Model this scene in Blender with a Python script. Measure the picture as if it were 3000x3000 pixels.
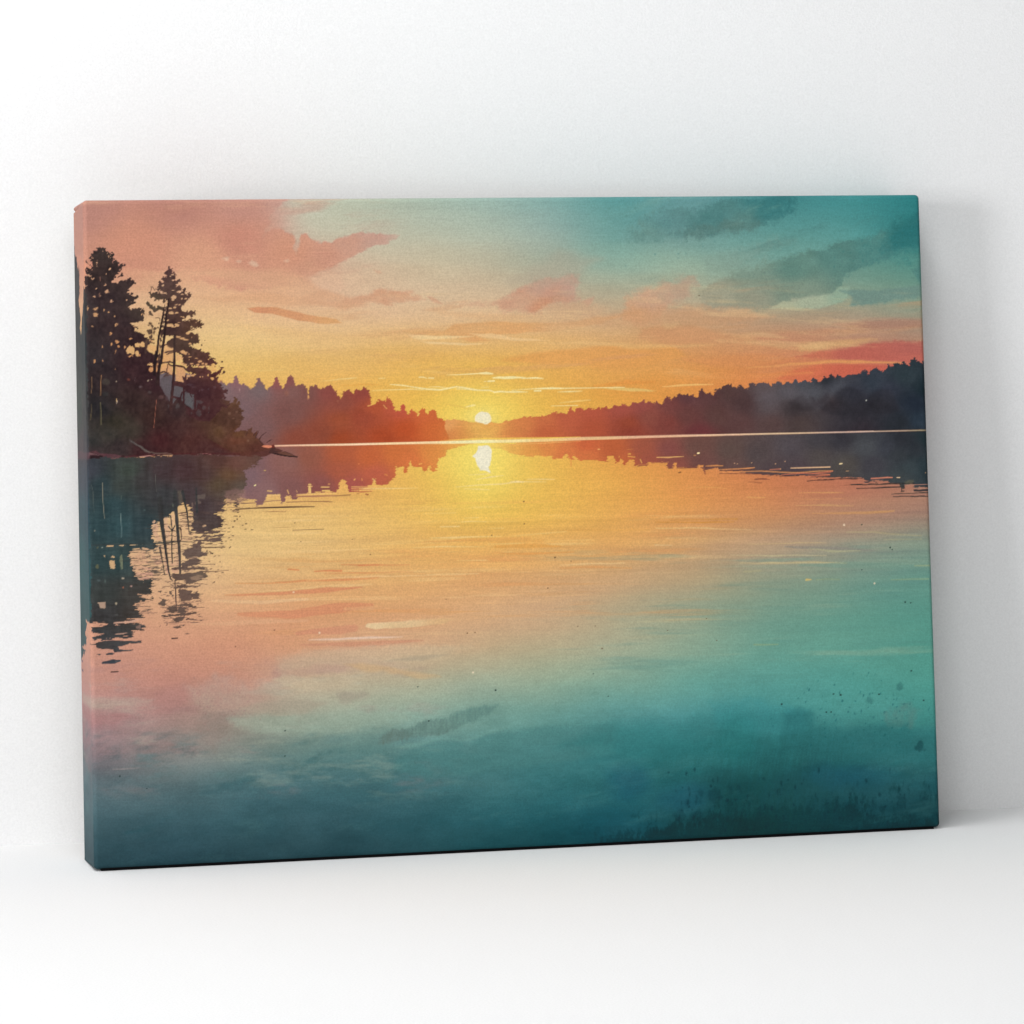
import bpy, math, random
import numpy as np

scene = bpy.context.scene
for o in list(bpy.data.objects): bpy.data.objects.remove(o)

# ======================= CAMERA, WORLD, LIGHT, EXPOSURE =======================
# metres; x along the canvas, y towards the wall, z up; canvas 0.80 x 0.60 x 0.07
cd = bpy.data.cameras.new('camera'); cam = bpy.data.objects.new('camera', cd); scene.collection.objects.link(cam)
cam.location = (-0.44475, -3.55622, 0.56628)
cam.rotation_euler = (1.57623, 0.00914, -0.25569)
cd.sensor_width = 36.0; cd.lens = 11300.77 / 3000 * 36.0
cd.shift_x = -207.26 / 3000; cd.shift_y = -879.02 / 3000
cd.clip_start = 0.05; cd.clip_end = 100
scene.camera = cam
scene.render.resolution_x = scene.render.resolution_y = 1024

world = bpy.data.worlds.new('World'); scene.world = world; world.use_nodes = True
bg = world.node_tree.nodes['Background']
bg.inputs['Color'].default_value = (1.0, 1.0, 1.0, 1); bg.inputs['Strength'].default_value = 0.10

def area(name, loc, target, sx, sy, power, col=(1, 1, 1)):
    from mathutils import Vector
    l = bpy.data.lights.new(name, 'AREA'); l.shape = 'RECTANGLE'; l.size = sx; l.size_y = sy; l.energy = power; l.color = col
    o = bpy.data.objects.new(name, l); scene.collection.objects.link(o)
    o.location = loc; o.rotation_euler = (Vector(target) - Vector(loc)).to_track_quat('-Z', 'Y').to_euler()
    return o
area('strip_softbox', (-4.40, -3.10, 0.60), (0.80, -0.10, 0.25), 1.45, 1.8, 200, (.985, .993, 1))
area('overhead_fill', (-0.35, -0.62, 2.4), (0.1, -0.4, 0.0), 1.6, 0.8, 32, (.985, .993, 1))  # unseen fill lamp, added to brighten the floor near the canvas
area('front_fill', (-0.6, -3.9, 2.1), (0.2, -0.1, 0.2), 2.4, 1.6, 83, (.985, .993, 1))  # added fill with no visible source, lifts the wall and floor

vs = scene.view_settings
vs.view_transform = 'Standard'; vs.look = 'None'; vs.exposure = 0.0; vs.gamma = 1.0; vs.use_curve_mapping = False

# ======================= MATERIALS =======================
def mat(name):
    m = bpy.data.materials.new(name); m.use_nodes = True
    return m, m.node_tree.nodes, m.node_tree.links, m.node_tree.nodes['Principled BSDF']

def white_plaster(name, base, bump):
    m, N, L, P = mat(name)
    tc = N.new('ShaderNodeTexCoord')
    n1 = N.new('ShaderNodeTexNoise'); n1.inputs['Scale'].default_value = 520; n1.inputs['Detail'].default_value = 3; n1.inputs['Roughness'].default_value = .65
    n2 = N.new('ShaderNodeTexNoise'); n2.inputs['Scale'].default_value = 3.2; n2.inputs['Detail'].default_value = 4
    mx = N.new('ShaderNodeMath'); mx.operation = 'MULTIPLY_ADD'; mx.inputs[1].default_value = .16; mx.inputs[2].default_value = base - .08
    my = N.new('ShaderNodeMath'); my.operation = 'MULTIPLY_ADD'; my.inputs[1].default_value = .02; my.inputs[2].default_value = -.01
    ad = N.new('ShaderNodeMath'); ad.operation = 'ADD'
    cb = N.new('ShaderNodeCombineColor')
    bp = N.new('ShaderNodeBump'); bp.inputs['Strength'].default_value = bump; bp.inputs['Distance'].default_value = .0006
    L.new(tc.outputs['Object'], n1.inputs['Vector']); L.new(tc.outputs['Object'], n2.inputs['Vector'])
    L.new(n1.outputs[0], mx.inputs[0]); L.new(n2.outputs[0], my.inputs[0]); L.new(mx.outputs[0], ad.inputs[0]); L.new(my.outputs[0], ad.inputs[1])
    for k in range(3): L.new(ad.outputs[0], cb.inputs[k])
    L.new(cb.outputs[0], P.inputs['Base Color']); L.new(n1.outputs[0], bp.inputs['Height']); L.new(bp.outputs[0], P.inputs['Normal'])
    P.inputs['Roughness'].default_value = .9; P.inputs['Specular IOR Level'].default_value = .2
    return m

def canvas_material():
    # printed cotton: the print's own colour, a fine woven relief and ink grain
    m, N, L, P = mat('printed_cotton')
    at = N.new('ShaderNodeAttribute'); at.attribute_name = 'print_colour'
    tc = N.new('ShaderNodeTexCoord')
    n1 = N.new('ShaderNodeTexNoise'); n1.inputs['Scale'].default_value = 620; n1.inputs['Detail'].default_value = 2
    mp = N.new('ShaderNodeMapping'); mp.inputs['Scale'].default_value = (40, 40, 900)
    n2 = N.new('ShaderNodeTexNoise'); n2.inputs['Scale'].default_value = 1.0; n2.inputs['Detail'].default_value = 2
    g = N.new('ShaderNodeMath'); g.operation = 'MULTIPLY_ADD'; g.inputs[1].default_value = .46; g.inputs[2].default_value = .77
    h = N.new('ShaderNodeMath'); h.operation = 'MULTIPLY_ADD'; h.inputs[1].default_value = .16; h.inputs[2].default_value = -.08
    ad = N.new('ShaderNodeMath'); ad.operation = 'ADD'
    vm = N.new('ShaderNodeVectorMath'); vm.operation = 'SCALE'
    wx = N.new('ShaderNodeTexWave'); wx.wave_type = 'BANDS'; wx.bands_direction = 'X'; wx.inputs['Scale'].default_value = 330; wx.inputs['Distortion'].default_value = .6
    wz = N.new('ShaderNodeTexWave'); wz.wave_type = 'BANDS'; wz.bands_direction = 'Z'; wz.inputs['Scale'].default_value = 330; wz.inputs['Distortion'].default_value = .6
    wm = N.new('ShaderNodeMath'); wm.operation = 'ADD'
    bp = N.new('ShaderNodeBump'); bp.inputs['Strength'].default_value = .25; bp.inputs['Distance'].default_value = .0003
    L.new(tc.outputs['Object'], n1.inputs['Vector']); L.new(tc.outputs['Object'], mp.inputs['Vector']); L.new(mp.outputs[0], n2.inputs['Vector'])
    L.new(n1.outputs[0], g.inputs[0]); L.new(n2.outputs[0], h.inputs[0]); L.new(g.outputs[0], ad.inputs[0]); L.new(h.outputs[0], ad.inputs[1])
    L.new(at.outputs['Color'], vm.inputs[0]); L.new(ad.outputs[0], vm.inputs['Scale']); L.new(vm.outputs[0], P.inputs['Base Color'])
    L.new(tc.outputs['Object'], wx.inputs['Vector']); L.new(tc.outputs['Object'], wz.inputs['Vector'])
    L.new(wx.outputs['Fac'], wm.inputs[0]); L.new(wz.outputs['Fac'], wm.inputs[1]); L.new(wm.outputs[0], bp.inputs['Height']); L.new(bp.outputs[0], P.inputs['Normal'])
    P.inputs['Roughness'].default_value = .6; P.inputs['Specular IOR Level'].default_value = .12
    return m

def wood_material():
    m, N, L, P = mat('pine_wood')
    tc = N.new('ShaderNodeTexCoord'); n = N.new('ShaderNodeTexNoise'); n.inputs['Scale'].default_value = 30; n.inputs['Detail'].default_value = 6
    r = N.new('ShaderNodeValToRGB'); r.color_ramp.elements[0].color = (.45, .3, .17, 1); r.color_ramp.elements[1].color = (.62, .46, .28, 1)
    L.new(tc.outputs['Object'], n.inputs['Vector']); L.new(n.outputs[0], r.inputs[0]); L.new(r.outputs[0], P.inputs['Base Color']); P.inputs['Roughness'].default_value = .7
    return m

M_WALL = white_plaster('white_wall_paint', .70, .5)
M_FLOOR = white_plaster('white_floor_paint', .80, .5)
def contact_shade_material():  # near-black for the added strip that imitates contact shade
    m, N, L, P = mat('contact_shade_black')
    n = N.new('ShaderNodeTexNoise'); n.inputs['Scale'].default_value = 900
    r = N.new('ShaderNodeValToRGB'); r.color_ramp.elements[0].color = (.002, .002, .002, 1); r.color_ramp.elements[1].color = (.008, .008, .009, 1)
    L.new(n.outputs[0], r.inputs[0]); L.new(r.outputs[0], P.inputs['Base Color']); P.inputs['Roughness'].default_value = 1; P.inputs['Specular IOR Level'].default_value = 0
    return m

M_CONTACT_SHADE = contact_shade_material()
M_PRINT = canvas_material(); M_WOOD = wood_material()

# ======================= SETTING: wall and floor =======================
def mesh_obj(name, verts, faces, material, parent=None, smooth=False):
    me = bpy.data.meshes.new(name); me.from_pydata(verts, [], faces); me.update()
    me.materials.append(material)
    o = bpy.data.objects.new(name, me); scene.collection.objects.link(o)
    if parent: o.parent = parent
    if smooth: me.polygons.foreach_set('use_smooth', np.ones(len(me.polygons), bool))
    return o

G0, GT = 0.06014, -0.07518                     # the wall's foot: y = G0 + GT * x
def wall_y(x): return G0 + GT * x
WX0, WX1, WH, FD = -6.5, 5.0, 3.6, 5.5
nl = math.hypot(1, GT); nx, ny = -GT / nl, 1 / nl   # into the wall
def slab(name, P, Q, material):                # two quads joined into a closed slab
    o = mesh_obj(name, list(P) + list(Q), [(0, 1, 2, 3), (7, 6, 5, 4), (0, 4, 5, 1), (1, 5, 6, 2), (2, 6, 7, 3), (3, 7, 4, 0)], material)
    o['kind'] = 'structure'
    return o
a, b = (WX0, wall_y(WX0)), (WX1, wall_y(WX1)); t = .1
slab('wall', [(a[0], a[1], 0), (b[0], b[1], 0), (b[0], b[1], WH), (a[0], a[1], WH)],
     [(a[0] + nx * t, a[1] + ny * t, 0), (b[0] + nx * t, b[1] + ny * t, 0), (b[0] + nx * t, b[1] + ny * t, WH), (a[0] + nx * t, a[1] + ny * t, WH)], M_WALL)
slab('floor', [(WX0, -FD, 0), (WX1, -FD, 0), (b[0] + nx * t, b[1] + ny * t, 0), (a[0] + nx * t, a[1] + ny * t, 0)],
     [(WX0, -FD, -t), (WX1, -FD, -t), (b[0] + nx * t, b[1] + ny * t, -t), (a[0] + nx * t, a[1] + ny * t, -t)], M_FLOOR)

# ======================= CANVAS SIZE =======================
CW, CH, CD, LEAN = 0.80, 0.59965, 0.06963, 0.06929

# ======================= THE PRINTED PICTURE (numpy painter) =======================
# The picture on the canvas is painted in numbers, stroke by stroke, and stored as the
# print's colour on the canvas mesh.  Coordinates PX,PY are positions on the flat print.
NU, NV = 1200, 900                      # samples over the front face
EU = int(round(NU * CD / CW)) + 2       # samples of the wrapped margin
EV = int(round(NV * CD / CH)) + 2
FC = np.array([[242.5, 586.4], [2694.2, 570.0], [2755.5, 2423.0], [276.4, 2548.6]])  # TL TR BR BL of the print

def homography(q):
    s = [(0, 0), (1, 0), (1, 1), (0, 1)]; A = []; b = []
    for (u, v), (x, y) in zip(s, q):
        A += [[u, v, 1, 0, 0, 0, -u * x, -v * x], [0, 0, 0, u, v, 1, -u * y, -v * y]]; b += [x, y]
    return np.append(np.linalg.solve(np.array(A), np.array(b)), 1).reshape(3, 3)

HM = homography(FC)
uu = (np.arange(NU + 2 * EU + 1) - EU) / NU
vv = (np.arange(NV + 2 * EV + 1) - EV) / NV
U, V = np.meshgrid(uu, vv)
_w = HM[2, 0] * U + HM[2, 1] * V + 1
PX = ((HM[0, 0] * U + HM[0, 1] * V + HM[0, 2]) / _w).astype(np.float32)
PY = ((HM[1, 0] * U + HM[1, 1] * V + HM[1, 2]) / _w).astype(np.float32)
HI = np.linalg.inv(HM)

def to_ij(x, y):
    w = HI[2, 0] * x + HI[2, 1] * y + HI[2, 2]
    return ((HI[1, 0] * x + HI[1, 1] * y + HI[1, 2]) / w * NV + EV,
            (HI[0, 0] * x + HI[0, 1] * y + HI[0, 2]) / w * NU + EU)

rng = np.random.default_rng(7)
_lat = rng.random((257, 257)).astype(np.float32)

def vnoise(x, y, seed=0):
    x = x + seed * 17.31; y = y + seed * 9.77
    xi = np.floor(x).astype(np.int32); yi = np.floor(y).astype(np.int32)
    fx = x - xi; fy = y - yi
    fx = fx * fx * (3 - 2 * fx); fy = fy * fy * (3 - 2 * fy)
    x0 = xi & 255; x1 = (xi + 1) & 255; y0 = yi & 255; y1 = (yi + 1) & 255
    a = _lat[y0, x0]; b = _lat[y0, x1]; c = _lat[y1, x0]; d = _lat[y1, x1]
    return (a + (b - a) * fx) * (1 - fy) + (c + (d - c) * fx) * fy

def fbm(x, y, sx, sy, seed=0, octv=4, gain=.5):
    r = 0; a = 1; t = 0
    for o in range(octv):
        r = r + a * (vnoise(x / sx * 2 ** o, y / sy * 2 ** o, seed + o * 3.1) - .5); t += a * .5; a *= gain
    return r / t                                              # about -1..1

def blur(a, sx, sy):
    def one(a, s, ax):
        if s <= 0: return a
        r = int(3 * s); k = np.exp(-.5 * (np.arange(-r, r + 1) / s) ** 2); k /= k.sum()
        pad = [(0, 0)] * a.ndim; pad[ax] = (r, r)
        p = np.pad(a, pad, mode='edge'); n = p.shape[ax] + len(k) - 1
        f = np.fft.rfft(p, n, axis=ax) * np.fft.rfft(k, n).reshape([-1 if i == ax else 1 for i in range(a.ndim)])
        o = np.fft.irfft(f, n, axis=ax)
        sl = [slice(None)] * a.ndim; sl[ax] = slice(2 * r, 2 * r + a.shape[ax])
        return o[tuple(sl)].astype(np.float32)
    return one(one(a, sx, 1), sy, 0)

# ---- the washes: colour (0..255) at stations along rows of the picture
W_ = """580|250,190,128,116|500,190,125,115|760,194,132,120|860,192,192,170|1000,182,188,166|1250,164,182,166|1410,150,177,166|1600,126,166,160|1800,82,148,146|2000,100,150,150|2250,62,130,132|2500,66,145,145|2700,44,126,128
680|250,210,140,122|500,212,140,120|700,206,134,118|800,205,150,130|870,198,192,168|1000,194,188,162|1250,182,184,162|1410,174,182,162|1600,150,171,160|1800,106,155,148|2000,110,152,148|2250,100,155,148|2500,84,150,146|2700,40,114,114
780|250,214,136,118|400,212,140,118|600,220,154,126|750,214,142,118|900,212,148,124|1000,210,176,146|1250,200,182,150|1410,190,178,150|1600,165,172,150|1800,138,172,155|2000,152,178,156|2250,122,158,144|2500,104,148,134|2700,84,138,126
880|250,218,158,125|450,222,176,134|650,224,172,132|800,222,168,132|1000,220,180,144|1250,214,182,147|1410,212,180,144|1600,203,170,137|1800,186,168,138|2000,180,164,134|2250,150,156,132|2500,146,156,132|2700,122,152,132
980|250,213,163,115|500,226,188,130|700,230,192,130|1000,228,184,130|1250,226,178,122|1410,225,175,118|1600,224,172,114|1800,215,162,112|2000,208,152,108|2250,200,145,108|2500,188,138,112|2700,172,142,118
1080|250,214,150,100|500,226,180,108|700,230,185,104|1000,230,178,96|1250,231,177,84|1410,231,178,80|1600,229,170,82|1800,226,160,80|2000,221,150,76|2250,214,132,77|2500,203,108,80|2700,196,98,82
1180|250,214,140,90|500,226,170,95|700,228,166,84|1000,231,170,75|1250,233,182,74|1410,237,204,84|1600,231,178,74|1800,227,158,66|2000,224,142,64|2250,220,120,66|2500,206,96,72|2700,196,92,78
1260|250,210,130,85|700,228,165,80|1250,234,182,74|1410,240,212,90|1600,231,178,74|2700,200,95,76
1330|250,214,150,105|700,224,166,100|1000,230,165,82|1250,234,190,84|1410,240,214,96|1600,233,184,80|1800,226,155,70|2000,218,138,72|2250,200,116,76|2500,180,108,84|2700,168,110,92
1420|250,216,160,115|700,224,170,107|1000,230,168,88|1250,233,184,82|1410,238,204,88|1600,234,184,80|1800,230,165,76|2000,222,146,76|2250,206,124,78|2500,186,112,86|2700,170,116,96
1500|250,214,160,122|500,221,178,125|750,226,184,114|1000,228,180,106|1250,232,184,88|1410,235,192,82|1600,231,180,80|1800,228,168,80|2000,224,152,80|2250,202,138,90|2500,178,128,102|2700,160,124,106
1600|250,212,156,122|500,222,180,134|700,225,188,124|1000,226,180,112|1250,228,172,94|1410,228,170,88|1600,226,168,92|1800,222,162,93|2000,208,156,104|2250,180,148,120|2500,150,144,126|2700,120,140,126
1700|250,212,152,122|550,222,178,132|700,223,174,122|1000,222,166,108|1250,225,165,105|1410,223,160,106|1600,217,160,110|1800,204,160,116|2000,180,156,120|2250,140,150,126|2500,106,145,130|2700,94,144,130
1800|250,210,146,122|450,214,154,122|650,218,158,122|850,220,150,112|1000,220,150,108|1250,219,158,115|1410,216,164,120|1600,201,164,126|1800,180,164,130|2000,150,158,132|2250,110,150,132|2500,96,150,133|2700,84,145,130
1900|250,208,142,124|500,210,143,120|700,214,140,116|900,212,146,114|1000,213,162,130|1250,204,165,128|1410,193,165,128|1600,178,166,132|1800,166,168,140|2000,140,164,140|2250,102,155,138|2500,95,155,138|2700,80,146,131
2000|250,192,134,124|500,192,126,116|700,196,136,119|850,192,172,144|1000,188,171,142|1250,172,170,142|1410,158,170,146|1600,147,168,143|1800,124,162,143|2000,104,160,146|2250,88,155,145|2500,76,149,139|2700,74,148,135
2100|250,170,128,127|500,168,134,125|650,160,136,123|850,158,158,139|1000,150,164,145|1250,133,164,148|1410,114,155,143|1600,100,150,141|1800,84,145,142|2000,70,140,141|2250,60,134,134|2500,72,143,136|2700,62,135,128
2200|250,140,116,120|500,132,125,119|650,128,132,123|850,110,139,132|1000,98,135,130|1250,84,130,128|1410,80,132,130|1600,74,131,130|1800,58,125,127|2000,44,115,117|2250,32,96,98|2500,38,102,105|2700,48,110,110
2300|250,86,106,112|500,88,110,113|700,76,112,118|1000,65,106,112|1250,62,106,111|1410,61,112,115|1600,49,108,112|1800,35,98,102|2000,31,91,96|2250,20,72,75|2500,26,79,86|2700,28,78,84
2400|250,64,92,99|500,56,90,98|700,52,90,98|1000,52,90,98|1250,42,90,98|1410,36,90,98|1600,30,89,97|1800,22,84,97|2000,22,75,82|2250,18,62,66|2500,20,67,78|2700,20,60,66
2500|250,46,76,84|500,38,70,80|700,36,68,76|1000,38,72,80|1250,31,73,80|1410,26,72,78|1600,20,66,72|1800,16,64,74|2000,15,52,58|2250,11,44,48|2500,12,48,53|2700,12,46,50
2580|250,34,62,70|700,28,56,64|1250,24,60,66|1800,12,50,56|2250,8,36,40|2700,8,36,40"""
gx = np.arange(200, 2861, 20.); rows = []; ys = []
for ln in W_.split('\n'):
    p = ln.split('|'); ys.append(float(p[0])); st = np.array([[float(t) for t in q.split(',')] for q in p[1:]])
    rows.append(np.stack([np.interp(gx, st[:, 0], st[:, k]) for k in (1, 2, 3)], -1))
gy = np.arange(540, 2641, 10.); rows = np.array(rows); ys = np.array(ys)
G = np.empty((len(gy), len(gx), 3), np.float32)
for i in range(len(gx)):
    for k in range(3): G[:, i, k] = np.interp(gy, ys, rows[:, i, k])
G = blur(G, 2.2, 2.6)

def sample_grid(x, y):
    fx = np.clip((x - gx[0]) / 20., 0, len(gx) - 1.001); fy = np.clip((y - gy[0]) / 10., 0, len(gy) - 1.001)
    i = fx.astype(np.int32); j = fy.astype(np.int32); fx = (fx - i)[..., None]; fy = (fy - j)[..., None]
    return (G[j, i] * (1 - fx) + G[j, i + 1] * fx) * (1 - fy) + (G[j + 1, i] * (1 - fx) + G[j + 1, i + 1] * fx) * fy

# the washes bleed: look the wash up a little off its place
IMG = sample_grid(PX + 34 * fbm(PX, PY, 210, 70, 1), PY + 15 * fbm(PX, PY, 260, 60, 2)).astype(np.float32)
HY = PY + .0198 * (PX - 1400)                     # height relative to the tilted water line (at 1293)
strk = fbm(PX, HY, 420, 13, 5, 3) * .6 + fbm(PX, HY, 160, 6, 6, 2) * .4
wtr = np.clip((HY - 1380) / 120, 0, 1) * np.clip((1900 - HY) / 300, 0, 1)
IMG += (strk * wtr * 14)[..., None] * np.array([1., .9, .5], np.float32)
cld = fbm(PX, PY, 300, 60, 11, 5, .55)
sk = np.clip((1180 - PY) / 120, 0, 1)
IMG += (cld * sk * 7)[..., None] * np.array([.8, 1, 1], np.float32)
low = np.clip((HY - 1900) / 250, 0, 1)
IMG += (fbm(PX, PY, 230, 90, 21, 6, .6) * low * 13)[..., None]

def window(x0, y0, x1, y1, pad):
    xs = np.array([x0 - pad, x1 + pad]); ysv = np.array([y0 - pad, y1 + pad])
    I, J = zip(*[to_ij(a, b) for a in xs for b in ysv])
    i0 = max(0, int(min(I)) - 1); i1 = min(IMG.shape[0], int(max(I)) + 3)
    j0 = max(0, int(min(J)) - 1); j1 = min(IMG.shape[1], int(max(J)) + 3)
    return (slice(i0, max(i1, i0)), slice(j0, max(j1, j0)))

def sdf(x, y, P):
    d = np.full(x.shape, 1e9, np.float32); s = np.ones(x.shape, bool)
    n = len(P)
    for k in range(n):
        ax, ay = P[k]; bx, by = P[(k + 1) % n]
        ex, ey = bx - ax, by - ay; L = ex * ex + ey * ey + 1e-6
        wx = x - ax; wy = y - ay
        t = np.clip((wx * ex + wy * ey) / L, 0, 1)
        d = np.minimum(d, (wx - ex * t) ** 2 + (wy - ey * t) ** 2)
        c1 = y >= ay; c2 = y < by; c3 = ex * wy > ey * wx
        s ^= (c1 & c2 & c3) | (~c1 & ~c2 & ~c3)
    return np.where(s, 1, -1) * np.sqrt(d)                     # negative inside

def grad(x, y, st, p=1.6):
    st = np.asarray(st, np.float32); o = np.zeros(x.shape + (3,), np.float32); t = np.zeros(x.shape, np.float32)
    for r in st:
        w = 1. / (((x - r[0]) ** 2 + (1.3 * (y - r[1])) ** 2 + 300.) ** p)
        o += w[..., None] * r[2:5]; t += w
    return o / t[..., None]

def lay(w, a, col, x=None, y=None):
    if callable(col): col = col(x, y)
    elif isinstance(col, list): col = grad(x, y, col)
    else: col = np.array(col, np.float32)
    a = a[..., None]
    IMG[w] = IMG[w] * (1 - a) + col * a

def poly(P, col, alpha=1, soft=1.6, warp=0, ws=(14, 14), seed=0, oc=2, tex=0, ts=(40, 40), row=0, fray=0, fs=(11, 9)):
    P = np.array(P, float); pad = soft * 2 + warp * 1.5 + row * 1.5 + fray * 1.5 + 4
    w = window(P[:, 0].min(), P[:, 1].min(), P[:, 0].max(), P[:, 1].max(), pad)
    x, y = PX[w], PY[w]
    if x.size == 0: return
    qx, qy = x, y
    if warp:
        qx = x + warp * fbm(x, y, ws[0], ws[1], seed + 31, oc); qy = y + warp * fbm(x, y, ws[0], ws[1], seed + 57, oc)
    if row: qx = qx + row * fbm(x, y, 70, 4.5, seed + 91, 3, .7)
    d = sdf(qx, qy, P)
    if fray: d = d + fray * fbm(x, y, fs[0], fs[1], seed + 121, 4, .7)
    a = np.clip(.5 - d / (2 * soft), 0, 1); a = a * a * (3 - 2 * a) * alpha
    if tex: a = np.clip(a * (1 + tex * fbm(x, y, ts[0], ts[1], seed + 77, 4, .6)), 0, 1)
    lay(w, a.astype(np.float32), col, x, y)

def line(P, wd, col, alpha=1, soft=1.3, warp=0, ws=(14, 14), seed=0, taper=False):
    P = np.array(P, float); wd = np.full(len(P), wd, float) if np.isscalar(wd) else np.array(wd, float)
    pad = wd.max() + soft * 2 + warp + 3
    w = window(P[:, 0].min(), P[:, 1].min(), P[:, 0].max(), P[:, 1].max(), pad)
    x, y = PX[w], PY[w]
    if x.size == 0: return
    if warp:
        xx = x + warp * fbm(x, y, ws[0], ws[1], seed + 3, 2); yy = y + warp * fbm(x, y, ws[0], ws[1], seed + 8, 2)
    else: xx, yy = x, y
    best = np.full(x.shape, -1e9, np.float32); n = len(P) - 1
    for k in range(n):
        ax, ay = P[k]; bx, by = P[k + 1]; ex, ey = bx - ax, by - ay; L = ex * ex + ey * ey + 1e-6
        t = np.clip(((xx - ax) * ex + (yy - ay) * ey) / L, 0, 1)
        d = np.hypot(xx - ax - ex * t, yy - ay - ey * t)
        r = (wd[k] * (1 - t) + wd[k + 1] * t) / 2
        if taper:
            g = (k + t) / n; r = r * np.clip(np.minimum(g, 1 - g) * 6, .15, 1)
        best = np.maximum(best, r - d)
    a = np.clip(.5 + best / (2 * soft), 0, 1); lay(w, (a * a * (3 - 2 * a) * alpha).astype(np.float32), col, x, y)

def blob(x0, y0, rx, ry, col, alpha=1, soft=1.5, warp=0, ws=9, seed=0, rot=0):
    w = window(x0 - rx - ry * abs(rot), y0 - ry - rx * abs(rot), x0 + rx + ry * abs(rot), y0 + ry + rx * abs(rot), soft * 2 + warp + 3)
    x, y = PX[w], PY[w]
    if x.size == 0: return
    xx, yy = x - x0, y - y0
    if warp:
        xx = xx + warp * fbm(x, y, ws, ws, seed + 5, 2); yy = yy + warp * fbm(x, y, ws, ws, seed + 6, 2)
    c, s = math.cos(rot), math.sin(rot); xx, yy = xx * c + yy * s, -xx * s + yy * c
    m = min(rx, ry); d = (np.sqrt((xx / rx) ** 2 + (yy / ry) ** 2) - 1) * m
    a = np.clip(.5 - d / (2 * soft), 0, 1); lay(w, (a * a * (3 - 2 * a) * alpha).astype(np.float32), col, x, y)

def leafy(P, col, step, r0, r1, off, seed, closed=True, keep=None):
    # clumps of leaves breaking up an outline
    q = random.Random(seed); n = len(P)
    for k in range(n if closed else n - 1):
        (ax, ay), (bx, by) = P[k], P[(k + 1) % n]; L = math.hypot(bx - ax, by - ay)
        if L > 130: continue
        m = max(1, int(L / step + q.random()))
        for i in range(m):
            t = (i + q.random()) / m; x = ax + (bx - ax) * t + q.gauss(0, off); y = ay + (by - ay) * t + q.gauss(0, off)
            if keep and not keep(x, y): continue
            r = q.uniform(r0, r1); blob(x, y, r, r * q.uniform(.5, 1), col, .96, .9, r * .5, 5, k * 7 + i, q.uniform(-.8, .8))

def T(ox, oy, k):                                   # a local drawing frame: origin and scale
    return lambda *p: [(ox + a / k, oy + b / k) for a, b in p]

def P_(s): return [tuple(float(t) for t in q.split(',')) for q in s.split()]
def TP(ox, oy, k, s): return [(ox + a / k, oy + b / k) for a, b in P_(s)]

# ------------------------------------------------------------------ clouds
PINK = [(260, 600, 190, 128, 118), (520, 600, 190, 125, 115), (700, 600, 198, 136, 124), (840, 585, 200, 150, 136), (400, 720, 212, 138, 118), (700, 700, 206, 132, 117),
        (860, 740, 212, 140, 118), (960, 740, 210, 142, 122), (1100, 700, 198, 152, 134), (1160, 690, 196, 164, 144), (600, 760, 220, 152, 126), (900, 800, 212, 150, 124), (1010, 720, 206, 148, 128)]
poly(P_("-20,540 850,540 845,580 813,605 788,640 796,655 768,692 800,668 834,672 862,700 867,742 880,738 872,700 880,684 904,688 912,700 945,712 1000,697 1060,680 1130,688 1170,690 1140,715 1100,722 1060,740 1010,762 985,778 925,804 900,830 700,850 500,800 380,790 100,740 -20,740"),
     PINK, .93, 5, 11, (22, 20), 1, 5, fray=7)
poly(P_("905,800 960,795 1000,810 1010,845 980,862 900,850 840,830"), (214, 160, 132), .6, 14, 10, (40, 30), 2)
poly(P_("905,812 935,795 990,803 1040,790 1060,810 1020,850 960,858 925,836"), (220, 184, 150), .55, 7, 8, (30, 20), 3)
for x, y, r in ((662, 758, 8), (700, 765, 6), (741, 770, 9), (748, 776, 7), (840, 764, 6)): blob(x, y, r * 1.2, r * .7, (222, 192, 160), .6, 4, 4, 7, int(x))
poly(P_("420,800 700,785 860,800 960,850 1010,880 900,880 760,850 600,810"), (222, 170, 132), .5, 16, 12, (80, 30), 4)
poly(P_("560,865 640,868 800,862 960,885 1080,888 1010,900 800,890 640,882"), (218, 158, 120), .45, 7, 7, (60, 18), 5)
poly(P_("880,870 960,850 1020,870 1080,890 1000,905 900,890"), (216, 158, 124), .55, 9, 8, (40, 20), 6)
poly(P_("1000,880 1050,870 1080,860 1110,850 1170,849 1215,862 1240,876 1200,880 1140,890 1152,897 1090,885 1050,890 1010,886"), (212, 154, 122), .8, 6, 9, (30, 14), 7, 5, .5, (40, 16), fray=7)
poly(P_("1250,868 1270,870 1290,884 1297,893 1262,882"), (208, 152, 120), .7, 4, 4, (18, 10), 8)
poly(P_("1095,790 1112,792 1118,800 1105,802"), (206, 160, 128), .6, 3, 3, (10, 10), 9)
poly(P_("1350,901 1440,890 1480,870 1530,850 1560,828 1600,815 1650,810 1697,812 1690,850 1692,872 1650,888 1605,898 1582,909 1520,906 1440,902"), [(1400, 900, 210, 160, 128), (1520, 890, 204, 148, 122), (1600, 850, 198, 146, 124), (1680, 830, 190, 150, 130), (1590, 900, 206, 136, 108)], .85, 11, 18, (36, 24), 10, 5, .55, (40, 26), fray=13)
poly(P_("1705,882 1722,872 1742,868 1732,888 1718,894"), (200, 152, 126), .7, 5, 5, (20, 14), 11)
poly(P_("1480,830 1560,770 1640,740 1760,760 1700,800 1560,840"), (176, 160, 138), .4, 22, 20, (90, 50), 12)
poly(P_("724,904 760,899 813,900 863,912 937,928 985,934 1003,946 960,948 880,940 800,920 745,915"), [(740, 905, 214, 138, 102), (850, 915, 216, 144, 104), (1000, 940, 224, 160, 106)], .92, 2.5, 3, (40, 14), 13)
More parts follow.
